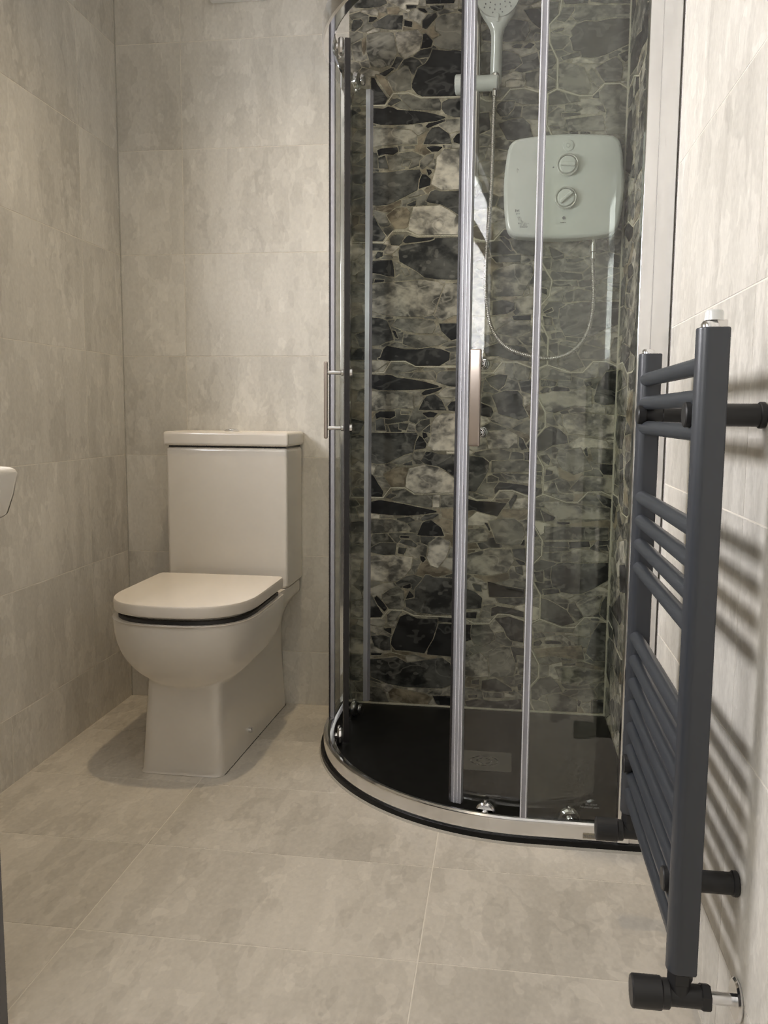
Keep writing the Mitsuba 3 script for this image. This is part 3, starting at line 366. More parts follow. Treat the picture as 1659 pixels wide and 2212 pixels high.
# ---------------------------------------------------------------- toilet
mat('sealant_dark', base_color=rgb(0.10, 0.09, 0.075), roughness=0.6)
t = thing('toilet', 'white close-coupled toilet with a closed seat and square cistern', 'toilet')
TX = 0.381
def outline(z):
    """outline of the pan at height z, round (0, -0.3), in the (x, y) plane"""
    s = z / 0.40
    # pedestal: flat front, tapering a little upwards
    q = min(1, z / 0.24); wf, wp = 0.107 - 0.012 * q, 0.126 - 0.012 * q; fp = -0.556 + 0.020 * q
    ped = Polygon([(-wf, fp), (wf, fp), (wp, -0.003), (-wp, -0.003)])
    ped = ped.buffer(-0.024).buffer(0.024).union(Polygon([(-wp, -0.003), (wp, -0.003), (wp - 0.004, -0.12), (-wp + 0.004, -0.12)]))
    parts = [ped]
    # bowl: D shape that swells towards the rim
    zb = 0.205
    if z > zb:
        q = (z - zb) / (0.398 - zb); e = max(0.0, 1 - (1 - min(q, 1)) ** 2.35) ** 0.52
        hw = 0.030 + (0.183 - 0.030) * e; front = -0.470 - 0.168 * e; back = -0.30 + 0.06 * e
        th = np.linspace(0, np.pi, 61); n = 2.3 + 0.4 * e
        cy = -0.37 - 0.08 * e
        L = cy - front
        xs = hw * np.sign(np.cos(th)) * np.abs(np.cos(th)) ** (2 / n); ys = cy - L * np.abs(np.sin(th)) ** (2 / n)
        parts.append(Polygon(np.vstack([np.column_stack([xs, ys]), [[-hw, back - 0.04 * (1 - e)], [-hw * 0.6, back + 0.08], [hw * 0.6, back + 0.08], [hw, back - 0.04 * (1 - e)]]])).buffer(0))
    # ledge under the cistern flares out towards the rim
    if z > 0.20:
        e = min(1.0, (z - 0.20) / 0.165); hw = wp + (0.174 - wp) * e ** 3.2
        parts.append(Polygon([(-hw, -0.003), (hw, -0.003), (hw, -0.14), (0.5 * (hw + 0.14), -0.30), (-0.5 * (hw + 0.14), -0.30), (-hw, -0.14)]) if z > 0.33 else sbox(-hw, -0.15 - 0.15 * e, hw, -0.003))
    u = unary_union(parts)
    return u.buffer(0.022).buffer(-0.030).buffer(0.008)
def loft(zs, shape, center, n=200):
    ang = np.linspace(0, 2 * np.pi, n, endpoint=False); rings = []
    for z in zs:
        P = shape(z); r = []
        for a in ang:
            hit = P.exterior.intersection(LineString([center, (center[0] + 2 * math.cos(a), center[1] + 2 * math.sin(a))]))
            pts = [np.array(g.coords[0]) for g in getattr(hit, 'geoms', [hit]) if not g.is_empty]
            r.append(max(pts, key=lambda q: np.linalg.norm(q - center)))
        rings.append(np.column_stack([np.array(r), np.full(n, z)]))
    v = np.vstack(rings); i = np.arange(n); j = (i + 1) % n; f = []
    for k in range(len(zs) - 1): f += [np.column_stack([k * n + i, k * n + j, (k + 1) * n + j]), np.column_stack([k * n + i, (k + 1) * n + j, (k + 1) * n + i])]
    c0 = len(v); v = np.vstack([v, [*center, zs[0]], [*center, zs[-1]]])
    f += [np.column_stack([j, i, np.full(n, c0)]), np.column_stack([(len(zs) - 1) * n + i, (len(zs) - 1) * n + j, np.full(n, c0 + 1)])]
    return trimesh.Trimesh(v, np.vstack(f), process=False)
def pan_shape(z):
    P = outline(min(z, 0.392) if z > 0.05 else z)
    if z > 0.392: P = P.buffer(-(0.008 - math.sqrt(max(0, 0.008 ** 2 - (z - 0.392) ** 2))))
    if z < 0.004: P = P.buffer(-(0.004 - z))
    return P
zs = np.r_[0.0005, 0.002, 0.004, np.linspace(0.03, 0.19, 9), np.linspace(0.20, 0.392, 34), 0.395, 0.398, 0.3995, 0.400]
pan = loft(zs, pan_shape, np.array([0.0, -0.30]))
ym = pan.vertices
pan = trimesh.smoothing.filter_taubin(pan, lamb=0.5, nu=0.53, iterations=4)
put('pan', move(pan, TX), 'ceramic', t, smooth=50)
put('sealant', move(extrude(pan_shape(0.01).buffer(0.0022), 0.0, 0.0022), TX), 'sealant_dark', t)
put('cistern', rbox((TX - 0.179, -0.176, 0.401), (TX + 0.179, -0.002, 0.801), 0.010), 'ceramic', t, smooth=50)
put('cistern_lid', rbox((TX - 0.184, -0.186, 0.806), (TX + 0.184, -0.002, 0.846), 0.0085), 'ceramic', t, smooth=50)
put('lid_gap', box((TX - 0.172, -0.168, 0.800), (TX + 0.172, -0.004, 0.807)), 'seal_dark', t)
b = put('flush_button', move(lathe([(0, 0), (0.022, 0), (0.022, 0.002), (0.019, 0.0045), (0.016, 0.0045), (0.0155, 0.0035), (0.015, 0.006), (0.0, 0.0078)], 48), TX - 0.008, -0.095, 0.8458), 'chrome', t)
say(b, 'chrome dual flush button on the cistern lid')
def dee(hw, front, back, n=2.7, r=0.016):
    th = np.linspace(0, np.pi, 61); cy = -0.45; L = cy - front
    xs = hw * np.sign(np.cos(th)) * np.abs(np.cos(th)) ** (2 / n); ys = cy - L * np.abs(np.sin(th)) ** (2 / n)
    return Polygon(np.vstack([np.column_stack([xs, ys]), [[-hw, back], [hw, back]]])).buffer(-r).buffer(r, 24)
k = put('seat_ring', move(prism(dee(0.160, -0.612, -0.250), 0.4075, 0.4172, 0.002, True), TX), 'seat_plastic', t)
k = put('seat_gap', move(prism(dee(0.172, -0.626, -0.245), 0.399, 0.4085, 0.001), TX), 'seal_dark', t)
put('seat_lid', move(prism(dee(0.181, -0.640, -0.226), 0.4170, 0.4480, 0.006, True), TX), 'seat_plastic', t, smooth=30)
for s in (-1, 1): put('hinge', rod((TX + s * 0.075 - 0.02, -0.208, 0.412), (TX + s * 0.075 + 0.02, -0.208, 0.412), 0.010), 'chrome', t)
say(put('bolt_cap', rod((TX + 0.106, -0.348, 0.045), (TX + 0.1215, -0.348, 0.045), 0.0070, 0.002), 'chrome', t), 'small chrome bolt cap low on the side')
put('bolt_cap', rod((TX - 0.106, -0.348, 0.045), (TX - 0.1215, -0.348, 0.045), 0.0070, 0.002), 'chrome', t)

# ---------------------------------------------------------------- shower tray and quadrant enclosure
CX, CY = 1.23, -0.23                         # centre of the curve
def path_at(R, n=48, x1=W - 0.0012, y1=-0.0012):
    th = np.linspace(0, np.pi / 2, n)
    return np.vstack([[[CX - R, y1]], np.column_stack([CX - R * np.cos(th), CY - R * np.sin(th)]), [[x1, CY - R]]])
def rail(profile, n=48, x1=W - 0.0012, y1=-0.0012):
    """closed profile [(R, z)] swept along wall, curve, wall"""
    P = np.array(profile); k = len(P)
    rings = np.stack([np.column_stack([path_at(R, n, x1, y1), np.full(n + 2, z)]) for R, z in P], 1)
    v = rings.reshape(-1, 3); f = []
    i, j = np.meshgrid(np.arange(n + 1), np.arange(k), indexing='ij')
    q = np.stack([i * k + j, (i + 1) * k + j, (i + 1) * k + (j + 1) % k, i * k + (j + 1) % k], -1).reshape(-1, 4)
    f = np.vstack([q[:, [0, 1, 2]], q[:, [0, 2, 3]]])
    cap, fc = trimesh.creation.triangulate_polygon(Polygon(P), engine='earcut')
    from scipy.spatial import cKDTree
    idx = cKDTree(P).query(cap)[1]
    f = np.vstack([f, idx[fc], idx[fc][:, ::-1] + (n + 1) * k])
    m = trimesh.Trimesh(v, f, process=False); m.fix_normals()
    return m
tray = thing('shower_tray', 'low black slate-effect quadrant shower tray set on the floor tiles', 'shower tray')
TR = 0.551
plan = Polygon(np.vstack([path_at(TR, 64), [[W - 0.0012, -0.0012]]]))
drain_hole = sbox(1.058, -0.455, 1.200, -0.328)
dish = Polygon(np.vstack([path_at(0.47, 64, W - 0.05, -0.05), [[W - 0.05, -0.05]]])).buffer(-0.02).buffer(0.02)
put('body', prism(plan.buffer(0), 0.0, 0.0165, 0.0025), 'tray_slate', tray, smooth=40)
dr_ = put('drain_cover', rbox((1.060, -0.453, 0.0155), (1.198, -0.330, 0.0178), 0.0008), 'drain_grey', tray) if False else None
mat('drain_grey', base_color=rgb(0.045, 0.045, 0.040), roughness=0.32, specular=0.5)
cover = sbox(1.060, -0.453, 1.198, -0.330).buffer(-0.006).buffer(0.006)
slots = []
for r, n in ((0.018, 6), (0.034, 12)):
    for q in range(n):
        a = 2 * math.pi * q / n
        c = LineString([(-0.0045, 0), (0.0045, 0)]).buffer(0.0022)
        from shapely import affinity
        slots.append(affinity.translate(affinity.rotate(c, math.degrees(a) + 90, origin=(0, 0)), 1.129 + r * math.cos(a), -0.392 + r * 0.85 * math.sin(a)))
pl = trimesh.creation.extrude_polygon(cover.difference(unary_union(slots)), 0.0016, engine='earcut')
k = put('drain_cover', move(pl, 0, 0, 0.0166), 'drain_grey', tray, smooth=False); say(k, 'slotted grey drain cover')
put('strainer', move(cat(*[extrude(s.buffer(-0.0006), 0, 0.0004) for s in slots[::2]]), 0, 0, 0.0167), 'chrome', k, smooth=False)
labels['shower_tray__drain_cover__strainer'] = {'kind': 'stuff', 'label': 'bright chrome glints in the drain slots'}
put('sealant', rail([(TR + 0.0035, 0.0), (TR + 0.0002, 0.005), (TR - 0.001, 0.0)]), 'silicone', tray)
put('sealant', box((XS, -0.004, 0.0165), (W, -0.0002, 0.0215)), 'stone_grout', tray)

e = thing('shower_enclosure', 'curved glass shower enclosure with chrome rails and two sliding doors', 'shower enclosure')
Z0 = 0.0165
put('bottom_rail', rail([(0.544, Z0), (0.544, 0.0455), (0.5425, 0.0505), (0.538, 0.0535), (0.5325, 0.0535), (0.528, 0.0505), (0.5265, 0.0455), (0.5155, 0.0435), (0.5155, Z0)]), 'chrome', e, smooth=25)
ZT = 1.800
put('top_rail', rail([(0.546, ZT), (0.546, ZT + 0.045), (0.541, ZT + 0.050), (0.520, ZT + 0.050), (0.517, ZT + 0.045), (0.517, ZT), (0.521, ZT - 0.003), (0.541, ZT - 0.003)]), 'chrome', e, smooth=25)
RF = 0.530                                   # line of the fixed panels
xl, yr = CX - RF, CY - RF
# wall profiles: a channel on the wall and a second, wider profile in front of it
def profile_right(): return cat(rbox((1.4115, yr - 0.016, Z0), (1.4370, yr + 0.012, ZT + 0.04), 0.0025)), cat(rbox((1.4365, yr - 0.009, Z0), (1.4725, yr + 0.009, ZT + 0.045), 0.002))
a, b = profile_right()
k = put('wall_profile', b, 'chrome', e); put('adjusting_profile', a, 'chrome', k)
k = put('wall_profile', rbox((xl - 0.009, -0.0365, Z0), (xl + 0.009, -0.0015, ZT + 0.045), 0.002), 'chrome', e)
put('adjusting_profile', rbox((xl - 0.014, -0.0615, Z0), (xl + 0.014, -0.0360, ZT + 0.04), 0.0025), 'chrome', k)
put('screw_cap', move(turn(lathe([(0, 0), (0.006, 0), (0.006, 0.002), (0, 0.003)], 20), [0, 1, 0], 90), xl + 0.014, -0.05, 0.93), 'chrome', k)
# fixed glass
def pane(p, z0, z1):
    p = np.asarray(p); n = len(p)
    v = np.vstack([np.column_stack([p, np.full(n, z0)]), np.column_stack([p, np.full(n, z1)])]); i = np.arange(n - 1)
    return trimesh.Trimesh(v, np.vstack([np.column_stack([i, i + 1, i + 1 + n]), np.column_stack([i, i + 1 + n, i + n])]), process=False)
g = put('fixed_panel', pane([(1.226, yr), (1.413, yr)], 0.046, ZT + 0.002), 'shower_glass', e); say(g, 'flat fixed glass panel at the right wall')
fs = put('edge_seal', rbox((1.2115, yr - 0.006, 0.047), (1.2265, yr + 0.006, ZT), 0.0015), 'seal', g)
for a_ in (1.2120, 1.2225): put('seal_bead', rbox((a_, yr - 0.0072, 0.047), (a_ + 0.0022, yr - 0.0055, ZT), 0.0005), 'seal_bright', g)
g = put('fixed_panel', pane([(xl, -0.060), (xl, -0.222)], 0.046, ZT + 0.002), 'shower_glass', e); say(g, 'flat fixed glass panel beside the toilet')
put('edge_seal', rbox((xl - 0.006, -0.2365, 0.047), (xl + 0.006, -0.2215, ZT), 0.0015), 'seal', g)
put('dark_gasket', rbox((xl - 0.0095, -0.2385, 0.047), (xl - 0.0055, -0.2265, ZT), 0.001), 'seal_dark', g)
RD = 0.490                                   # line of the sliding doors
def on(R, deg, z=0.0): return np.array([CX - R * math.cos(math.radians(deg)), CY - R * math.sin(math.radians(deg)), z])
def arc_bar(R0, R1, d0, d1, z0, z1, n=10):
    th = np.linspace(d0, d1, n); v = []
    P = Polygon([on(R0, d)[:2] for d in th] + [on(R1, d)[:2] for d in th[::-1]])
    return extrude(P.buffer(0), z0, z1)
def door(d_lead, d_trail, text):
    s = 1 if d_trail > d_lead else -1
    th = np.linspace(d_lead + s * 1.6, d_trail - s * 0.4, 64)
    key = put('sliding_door', pane([on(RD, q)[:2] for q in th], 0.046, ZT - 0.012), 'shower_glass', e, smooth=True); say(key, text)
    return key, s
def pull(key, deg):
    """bar handle on two stand-offs, knobs on the inner side"""
    rod_ = lambda R0, R1, z, r: rod(on(R0, deg, z), on(R1, deg, z), r)
    bar = rbox((-0.0115, -0.0048, 0), (0.0115, 0.0048, 0.196), 0.0028)
    bar.apply_transform(trimesh.transformations.rotation_matrix(math.radians(deg - 90), [0, 0, 1])); o = on(RD + 0.0475, deg, 0.835); bar.apply_translation(o)
    h = put('handle', bar, 'rose_steel', key)
    for z in (0.8625, 1.004):
        put('standoff', cat(rod_(RD + 0.008, RD + 0.044, z, 0.0055), rod_(RD + 0.0015, RD + 0.009, z, 0.0085)), 'chrome', h if False else key)
        put('inner_knob', cat(rod_(RD - 0.012, RD - 0.0015, z, 0.0095), rod_(RD - 0.021, RD - 0.012, z, 0.0115)), 'chrome', key)
def roller(key, deg, z, up):
    disc = rod(on(RD + 0.003, deg, z), on(RD + 0.017, deg, z), 0.0225, 0.004, 40)
    hub = rod(on(RD + 0.016, deg, z), on(RD + 0.024, deg, z), 0.008, 0.002)
    inner = rod(on(RD - 0.013, deg, z), on(RD - 0.002, deg, z), 0.015, 0.004)
    tip = rod(on(RD + 0.012, deg, z + up * 0.018), on(RD + 0.012, deg, z + up * 0.028), 0.004)
    put('roller', cat(disc, hub, inner, tip), 'chrome', key)
key, s = door(71.2, 111.0, 'curved glass sliding door pushed open to the right')
put('door_seal', arc_bar(RD - 0.007, RD + 0.007, 70.0, 72.9, 0.046, ZT - 0.012, 6), 'seal', key)
for a_ in (71.0, 71.9, 72.75): put('seal_bead', arc_bar(RD + 0.0068, RD + 0.0082, a_, a_ + 0.16, 0.046, ZT - 0.012, 2), 'seal_bright', key)
put('magnet_strip', arc_bar(RD - 0.009, RD + 0.009, 69.7, 70.15, 0.046, ZT - 0.012, 3), 'seal_dark', key)
pull(key, 76.0)
for q in (79.5, 100.0): roller(key, q, 0.039, 1)
for q in (79.5, 100.0): roller(key, q, 1.794, -1)
key, s = door(18.8, -21.0, 'curved glass sliding door pushed open beside the toilet')
put('door_seal', arc_bar(RD - 0.007, RD + 0.007, -21.0, -18.9, 0.046, ZT - 0.012, 6), 'seal', key)
put('magnet_strip', arc_bar(RD - 0.007, RD + 0.006, 18.2, 20.0, 0.046, ZT - 0.012, 6), 'seal_dark', key)
pull(key, 11.0)
for q in (12.0, -13.0): roller(key, q, 0.039, 1)
for q in (12.0, -13.0): roller(key, q, 1.794, -1)
# little plate on the bottom rail and the etched stamp on the right panel
k = put('maker_plate', rbox((1.3425, -0.7755, 0.0225), (1.3685, -0.7738, 0.0345), 0.0015), 'bronze_label', e); say(k, 'small bronze plate stuck on upside down')
tx = meshkit.text_mesh('KRISTAL', 0.0052, 0.0004, bold=True); tx = turn(tx, [0, 0, 1], 180); c = tx.bounds.mean(0); tx.apply_translation([-c[0], -c[1], 0])
tx.apply_scale([0.9, 1, 1]); put('lettering', facing(tx, 1.3555, -0.7755, 0.0285), 'ink_grey', k, smooth=False)
for i, (s_, x_, z_) in enumerate((('EN 12150', 1.347, 0.089), ('Toughened glass', 1.335, 0.083))):
    tx = meshkit.text_mesh(s_, 0.0036, 0.0002); put('etched_stamp', facing(tx, x_, yr - 0.0006, z_), 'etch', e, smooth=False)
# ---------------------------------------------------------------- electric shower, riser rail, hand shower, hose
sh = thing('electric_shower', 'white electric shower unit with two round dials on the stone wall', 'shower unit')
UX, UZ = 1.302, 1.510
def squircle(hw, hh, bow_x, bow_z, r, n=40):
    """rectangle with bowed sides and round corners"""
    q = np.linspace(-1, 1, n)
    top = np.column_stack([q * hw, hh - bow_z * q ** 2]); right = np.column_stack([hw - bow_x * (q[::-1]) ** 2, q[::-1] * (hh - bow_z)])
    P = Polygon(np.vstack([top, right, -top, -right])).buffer(0)
    return P.buffer(-r).buffer(r, 20)
base = squircle(0.150, 0.128, 0.012, 0.013, 0.035); cover_ = squircle(0.159, 0.137, 0.014, 0.014, 0.034)
put('casing', facing(move(prism(base, 0, 0.052, 0.004), 0, 0, 0.0), UX, -0.0015, UZ), 'grey_plastic', sh, smooth=40)
cov = prism(cover_, 0, 0.040, 0.011)
cov = cov.subdivide()
r2 = (cov.vertices[:, 0] / 0.16) ** 2 + (cov.vertices[:, 1] / 0.14) ** 2
cov.vertices[:, 2] += np.where(cov.vertices[:, 2] > 0.038, 0.004 * np.clip(1 - r2, 0, 1), 0)
UF = -0.0985                                 # front face of the cover
put('cover', facing(cov, UX, -0.052, UZ), 'shower_white', sh, smooth=45)
def dial(x, z, ang):
    k = put('dial', facing(lathe([(0.0262, 0), (0.0285, 0.004), (0.0285, 0.010), (0.0268, 0.0125), (0.0248, 0.0115), (0.0235, 0.006), (0, 0.006)], 56), x, -0.0945, z), 'dial_ring', sh)
    grip = lathe([(0, 0.005), (0.0225, 0.005), (0.0225, 0.011), (0.0205, 0.0135), (0, 0.0142)], 48)
    put('knob_face', facing(grip, x, -0.0945, z), 'shower_white', k)
    ridge = turn(rbox((-0.0205, -0.0052, 0.010), (0.0205, 0.0052, 0.0215), 0.0035), [0, 0, 1], ang)
    put('grip', facing(ridge, x, -0.0945, z), 'shower_white', k)
dial(1.3105, 1.562, -4); dial(1.3085, 1.477, 40)
k = put('start_button', facing(lathe([(0, 0), (0.0145, 0), (0.0145, 0.0012), (0.013, 0.0022), (0.006, 0.0022), (0.0055, 0.0012), (0.0045, 0.0026), (0, 0.003)], 40), 1.311, -0.0948, 1.613), 'shower_white', sh)
put('indicator', facing(lathe([(0, 0), (0.0042, 0), (0.0042, 0.0012), (0, 0.0016)], 24), 1.305, -0.0948, 1.4265), 'ink_grey', sh)
put('indicator', facing(lathe([(0, 0), (0.0022, 0), (0.0022, 0.0008), (0, 0.001)], 16), 1.2735, -0.0948, 1.5585), 'ink_grey', sh)
def word(s_, h, x, z, m, center=False, bold=False, sx=1.0, y=-0.0950, slant=0.0):
    tx = meshkit.text_mesh(s_, h, 0.0006, bold)
    if slant: tx.vertices[:, 0] += slant * tx.vertices[:, 1]
    tx.apply_scale([sx, 1, 1])
    if center: tx.apply_translation([-tx.bounds[:, 0].mean(), 0, 0])
    return facing(tx, x, y, z)
put('lettering', word('TRITON', 0.0068, 1.1685, 1.6015, 'ink_blue', bold=True, slant=0.25, y=-0.0915), 'ink_blue', sh, smooth=False)
put('lettering', cat(*[word(s_, 0.0040, 1.419, z_, 0, True, True, y=-0.0905) for s_, z_ in (('THERMOSTATIC', 1.6115), ('ELECTRIC SHOWER', 1.6055), ('8.5 KW', 1.5995))]), 'ink_grey', sh, smooth=False)
put('lettering', cat(word('Important information', 0.0040, 1.1765, 1.5540, 0, bold=True, sx=0.9, y=-0.0925), *[word(s_, 0.0034, 1.1765, 1.5480 - 0.0054 * i, 0, sx=0.92, y=-0.0925) for i, s_ in enumerate(('The installation must be', 'carried out by a suitably', 'qualified person and in the', 'sequence of the installation', 'instructions supplied'))]), 'ink_grey', sh, smooth=False)
warn = (('WARNING', 0.0062, 1.4985, True), ('THIS UNIT', 0.0042, 1.4900, True), ('MUST NEVER', 0.0042, 1.4845, True), ('BE', 0.0042, 1.4790, True), ('CONNECTED', 0.0042, 1.4735, True), ('TO A MAINS', 0.0042, 1.4680, True), ('WATER', 0.0042, 1.4625, True), ('SUPPLY', 0.0042, 1.4570, True), ('IMPORTANT', 0.0058, 1.4460, True),
        ('DO NOT SWITCH', 0.0036, 1.4390, True), ('ON IF', 0.0036, 1.4340, True), ('YOU SUSPECT', 0.0036, 1.4290, True), ('THE UNIT IS', 0.0036, 1.4240, True), ('FROZEN', 0.0036, 1.4190, True), ('WAIT UNTIL', 0.0036, 1.4140, True), ('IT HAS', 0.0036, 1.4090, True), ('THAWED', 0.0036, 1.4040, True))
put('lettering', cat(*[word(s_, h_, 1.1985, z_, 0, True, b_, y=-0.0925) for s_, h_, z_, b_ in warn]), 'ink_grey', sh, smooth=False)
put('lettering', word('T80z', 0.0050, 1.4090, 1.4125, 0, y=-0.0905), 'ink_grey', sh, smooth=False)
put('lettering', word('POWER', 0.0030, 1.303, 1.4130, 0, True, y=-0.0948), 'ink_grey', sh, smooth=False)
put('outlet', cat(rod((1.3895, -0.045, 1.352), (1.3895, -0.045, 1.392), 0.0085), rod((1.3895, -0.045, 1.345), (1.3895, -0.045, 1.366), 0.0098)), 'chrome', sh)

r = thing('riser_rail', 'chrome shower riser rail with white brackets and slider on the stone wall', 'shower rail')
RX, RY = 1.0615, -0.052
put('rail', rod((RX, RY, 1.500), (RX, RY, 2.16), 0.0110), 'satin_chrome', r)
for z in (1.535, 2.13): put('bracket', cat(rod((RX, -0.0015, z), (RX, RY - 0.020, z), 0.0155, 0.003), rod((RX, -0.0015, z), (RX, -0.010, z), 0.021, 0.003)), 'shower_white', r)
k = put('slider', cat(rod((1.045, RY - 0.004, 1.795), (1.124, RY - 0.012, 1.792), 0.0205, 0.004, 40), rod((RX, RY, 1.775), (RX, RY, 1.812), 0.0185, 0.003)), 'shower_white', r)
put('clamp_knob', rod((1.0055, RY, 1.795), (1.0455, RY - 0.003, 1.795), 0.0265, 0.003, 40), 'shower_white', r)
hs = thing('hand_shower', 'white round hand shower held in the rail slider', 'shower head')
HX = 1.1165
tilt = 12
def tip(m): return move(turn(m, [1, 0, 0], tilt), HX, -0.098, 2.005)       # head frame: x right, -y front, z up, centre of the head at 0
head = facing(lathe([(0, -0.018), (0.030, -0.017), (0.050, -0.010), (0.0595, 0.0), (0.0605, 0.006), (0.058, 0.0105), (0.054, 0.0115), (0, 0.0135)], 64), 0, 0, 0)
put('head', tip(head), 'shower_white', hs)
neck = spline([(0, 0.006, -0.036), (0, 0.006, -0.055), (-0.0003, 0.008, -0.080), (-0.001, 0.016, -0.12), (-0.002, 0.026, -0.165), (-0.003, 0.037, -0.213)], 60)
rad = np.interp(-neck[:, 2], [0.036, 0.047, 0.060, 0.073, 0.085, 0.097, 0.12, 0.20, 0.211, 0.213], [0.048, 0.0445, 0.036, 0.026, 0.0195, 0.0162, 0.0152, 0.0162, 0.0160, 0.0140])
flat = np.interp(-neck[:, 2], [0.036, 0.060, 0.085, 0.10], [0.28, 0.42, 0.85, 1.0])
hm = tube(neck, rad, 28); cy_ = np.interp(-hm.vertices[:, 2], -neck[:, 2], neck[:, 1]); hm.vertices[:, 1] = cy_ + (hm.vertices[:, 1] - cy_) * np.interp(-hm.vertices[:, 2], -neck[:, 2], flat)
put('handle', tip(hm), 'shower_white', hs, smooth=50)
noz = []
for rr, n in ((0.017, 12), (0.030, 14), (0.041, 18), (0.049, 12)):
    for q in range(n):
        a = 2 * math.pi * (q + 0.5 * (n % 4 == 0)) / n
        noz.append(facing(move(trimesh.creation.cylinder(radius=0.0017, height=0.0035, sections=10), rr * math.cos(a), rr * math.sin(a), 0.0128), 0, 0, 0))
k = put('nozzle', tip(cat(*noz)), 'ink_grey', hs, smooth=False); labels[k] = {'kind': 'stuff', 'label': 'dark rubber spray nozzles'}
put('lever', tip(facing(rbox((-0.004, -0.070, 0.008), (0.004, -0.050, 0.016), 0.002), 0, 0, 0)), 'shower_white', hs)
put('cone_nut', rod((1.1135, -0.064, 1.772), (1.1140, -0.066, 1.817), 0.0100, 0.003), 'chrome', hs)
ho = thing('shower_hose', 'ribbed chrome hose looping from the hand shower to the electric shower', 'hose')
hp = [(1.1130, -0.063, 1.782), (1.1115, -0.058, 1.720), (1.1105, -0.052, 1.66), (1.108, -0.046, 1.502), (1.1005, -0.044, 1.378), (1.098, -0.044, 1.278), (1.102, -0.044, 1.213), (1.119, -0.044, 1.140), (1.155, -0.042, 1.093), (1.220, -0.038, 1.066), (1.284, -0.036, 1.058), (1.338, -0.037, 1.074), (1.374, -0.039, 1.112), (1.3925, -0.041, 1.174), (1.3945, -0.043, 1.250), (1.3900, -0.045, 1.310), (1.3895, -0.045, 1.347)]
c = spline(hp, 1700)
ph = np.linspace(0, 1, 1700) * 238 * 2 * np.pi
put('hose', tube(c, 0.0052 + 0.0008 * np.sin(ph), 14), 'satin_chrome', ho, smooth=60)
for a_, b_ in (((1.3895, -0.045, 1.344), (1.3895, -0.045, 1.326)), ((1.1130, -0.0630, 1.780), (1.1125, -0.061, 1.758))): put('ferrule', rod(a_, b_, 0.0078), 'chrome', ho)

# ---------------------------------------------------------------- towel radiator and its valves
tr_ = thing('towel_radiator', 'tall anthracite ladder towel radiator on the right wall', 'radiator')
PX, PYN, PYF, PZ0, PZ1 = 1.4005, -1.4450, -1.0050, 0.196, 1.003
def dpost():
    th = np.linspace(-np.pi / 2, np.pi / 2, 33)
    front = np.column_stack([-0.004 - 0.0145 * np.cos(th) ** 0.9, 0.0165 * np.sin(th)])
    return Polygon(np.vstack([front[::-1], [[0.0175, -0.0165], [0.0175, 0.0165]]])).buffer(-0.003).buffer(0.003, 10)
for y in (PYN, PYF):
    k = put('post', move(prism(affinity.translate(dpost(), 0, 0), PZ0, PZ1, 0.002, True), PX, y), 'anthracite', tr_, smooth=30)
    put('vent_plug', move(lathe([(0, 0), (0.0105, 0), (0.0105, 0.004), (0.0085, 0.0075), (0.004, 0.0085), (0, 0.0085)], 8 if False else 24), PX - 0.003, y, PZ1), 'chrome', k)
put('vent_plug', move(trimesh.creation.box(extents=(0.012, 0.008, 0.009)), PX + 0.010, PYN, PZ1 + 0.0045), 'satin_chrome', tr_)
say(put('vent_cap', move(lathe([(0, 0), (0.011, 0), (0.0102, 0.010), (0.009, 0.012), (0, 0.012)], 28), PX + 0.001, PYN, PZ1 + 0.0085), 'white_plastic', tr_), 'small white plastic cap on top of the near post')
BZ = [0.960, 0.921, 0.880, 0.762, 0.7215, 0.681, 0.6405, 0.518, 0.4775, 0.437, 0.397, 0.357, 0.317, 0.277, 0.2365]
for z in BZ: put('bar', rod((1.3955, PYN + 0.010, z), (1.3955, PYF - 0.010, z), 0.0112, 0.0005, 32), 'anthracite', tr_, smooth=40)
for y in (PYN + 0.033, PYF - 0.033):
    for z in (0.9015, 0.2985):
        k = put('bracket', cat(rod((1.418, y, z), (W - 0.0005, y, z), 0.0140), rod((1.466, y, z), (W - 0.0005, y, z), 0.0162), rod((1.388, y, z), (1.424, y, z), 0.0125)), 'black_plastic', tr_)
        put('clamp_knob', rod((1.3785, y, z), (1.3925, y, z), 0.0155, 0.0015), 'black_plastic', k)
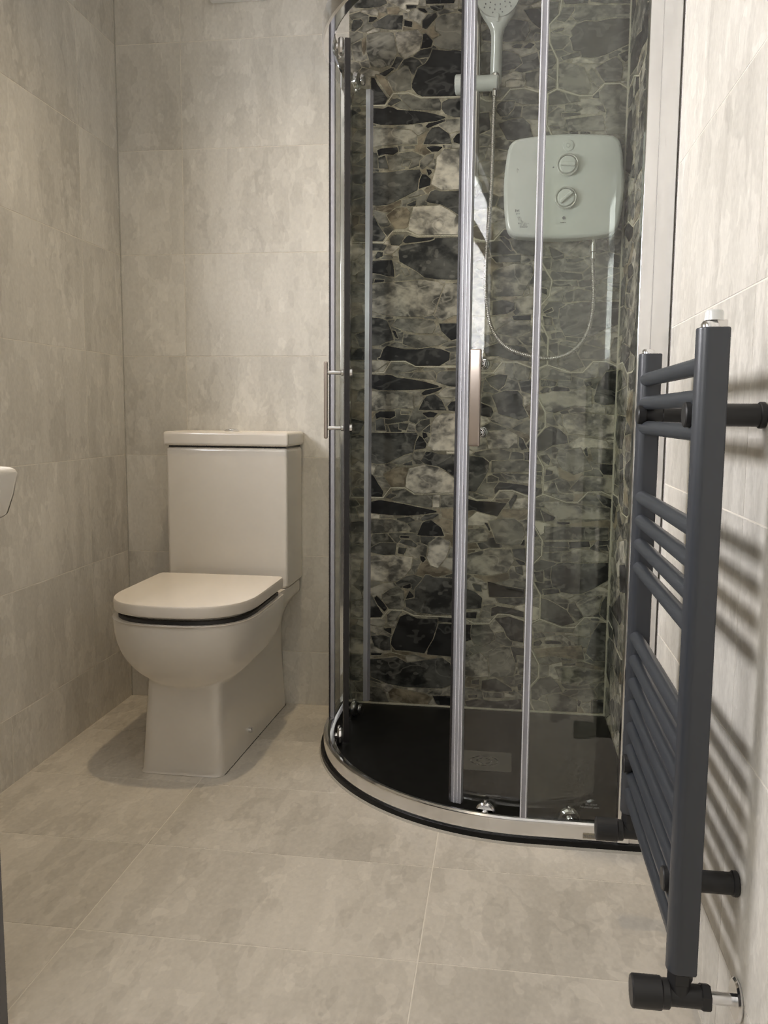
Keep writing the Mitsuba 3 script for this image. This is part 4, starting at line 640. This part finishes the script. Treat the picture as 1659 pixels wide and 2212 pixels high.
for i, (y, text) in enumerate(((PYN, 'black radiator valve on a chrome pipe at the near end of the towel radiator'), (PYF, 'black radiator valve in front of the shower tray corner'))):
    v = thing('radiator_valve', text, 'radiator valve')
    z = 0.160
    put('handwheel', cat(rod((1.3400, y, z), (1.3790, y, z), 0.0205, 0.002, 40), rod((1.377, y, z), (1.388, y, z), 0.0185)), 'black_plastic', v)
    put('body', cat(rod((1.385, y, z), (1.428, y, z), 0.0145), rod((PX, y, z), (PX, y, 0.1955), 0.0135), rod((PX, y, 0.180), (PX, y, 0.1955), 0.0160, 0.001, 6)), 'black_plastic', v)
    put('compression_nut', rod((1.426, y, z), (1.4385, y, z), 0.0178, 0.002, 6), 'black_plastic', v)
    put('pipe', rod((1.432, y, z), (W - 0.0005, y, z), 0.0078), 'chrome', v)
    put('wall_plate', rod((W - 0.0065, y, z), (W - 0.0005, y, z), 0.027, 0.003, 40), 'chrome', v)

# ---------------------------------------------------------------- washbasin on its vanity unit
vu = thing('vanity_unit', 'dark grey vanity unit under the washbasin at the left edge', 'vanity unit')
VY0, VY1 = -1.985, -1.455
put('carcass', rbox((0.0015, VY0, 0.001), (0.455, VY1, 0.760), 0.002), 'vanity_grey', vu)
for a, b in ((VY0 + 0.003, (VY0 + VY1) / 2 - 0.0015), ((VY0 + VY1) / 2 + 0.0015, VY1 - 0.003)):
    k = put('door', rbox((0.4555, a, 0.004), (0.474, b, 0.755), 0.002), 'vanity_grey', vu)
    put('handle', rbox((0.474, (a + b) / 2 - 0.05, 0.70), (0.488, (a + b) / 2 + 0.05, 0.71), 0.003), 'chrome', k)
wb = thing('washbasin', 'white ceramic washbasin with a rounded corner at the left edge', 'basin')
basin_out = sbox(0.0015, VY0 - 0.012, 0.524, VY1 + 0.012)
zs_ = [0.7605, 0.765, 0.79, 0.818, 0.823, 0.826]
ins = [0.014, 0.010, 0.004, 0.0, 0.002, 0.007]
def bas(z):
    q = np.interp(z, zs_, ins); P = sbox(0.0015, VY0 - 0.012 + q, 0.524 - q, VY1 + 0.012 - q)
    return P.buffer(-0.022).buffer(0.022, 16).union(sbox(0.0015, VY0 - 0.012 + q, 0.1, VY1 + 0.012 - q))
put('bowl', loft(zs_, bas, np.array([0.25, (VY0 + VY1) / 2]), 160), 'ceramic', wb, smooth=40)
put('tap', cat(rod((0.07, -1.72, 0.826), (0.07, -1.72, 0.95), 0.020), rod((0.06, -1.72, 0.925), (0.19, -1.72, 0.905), 0.012)), 'chrome', wb)
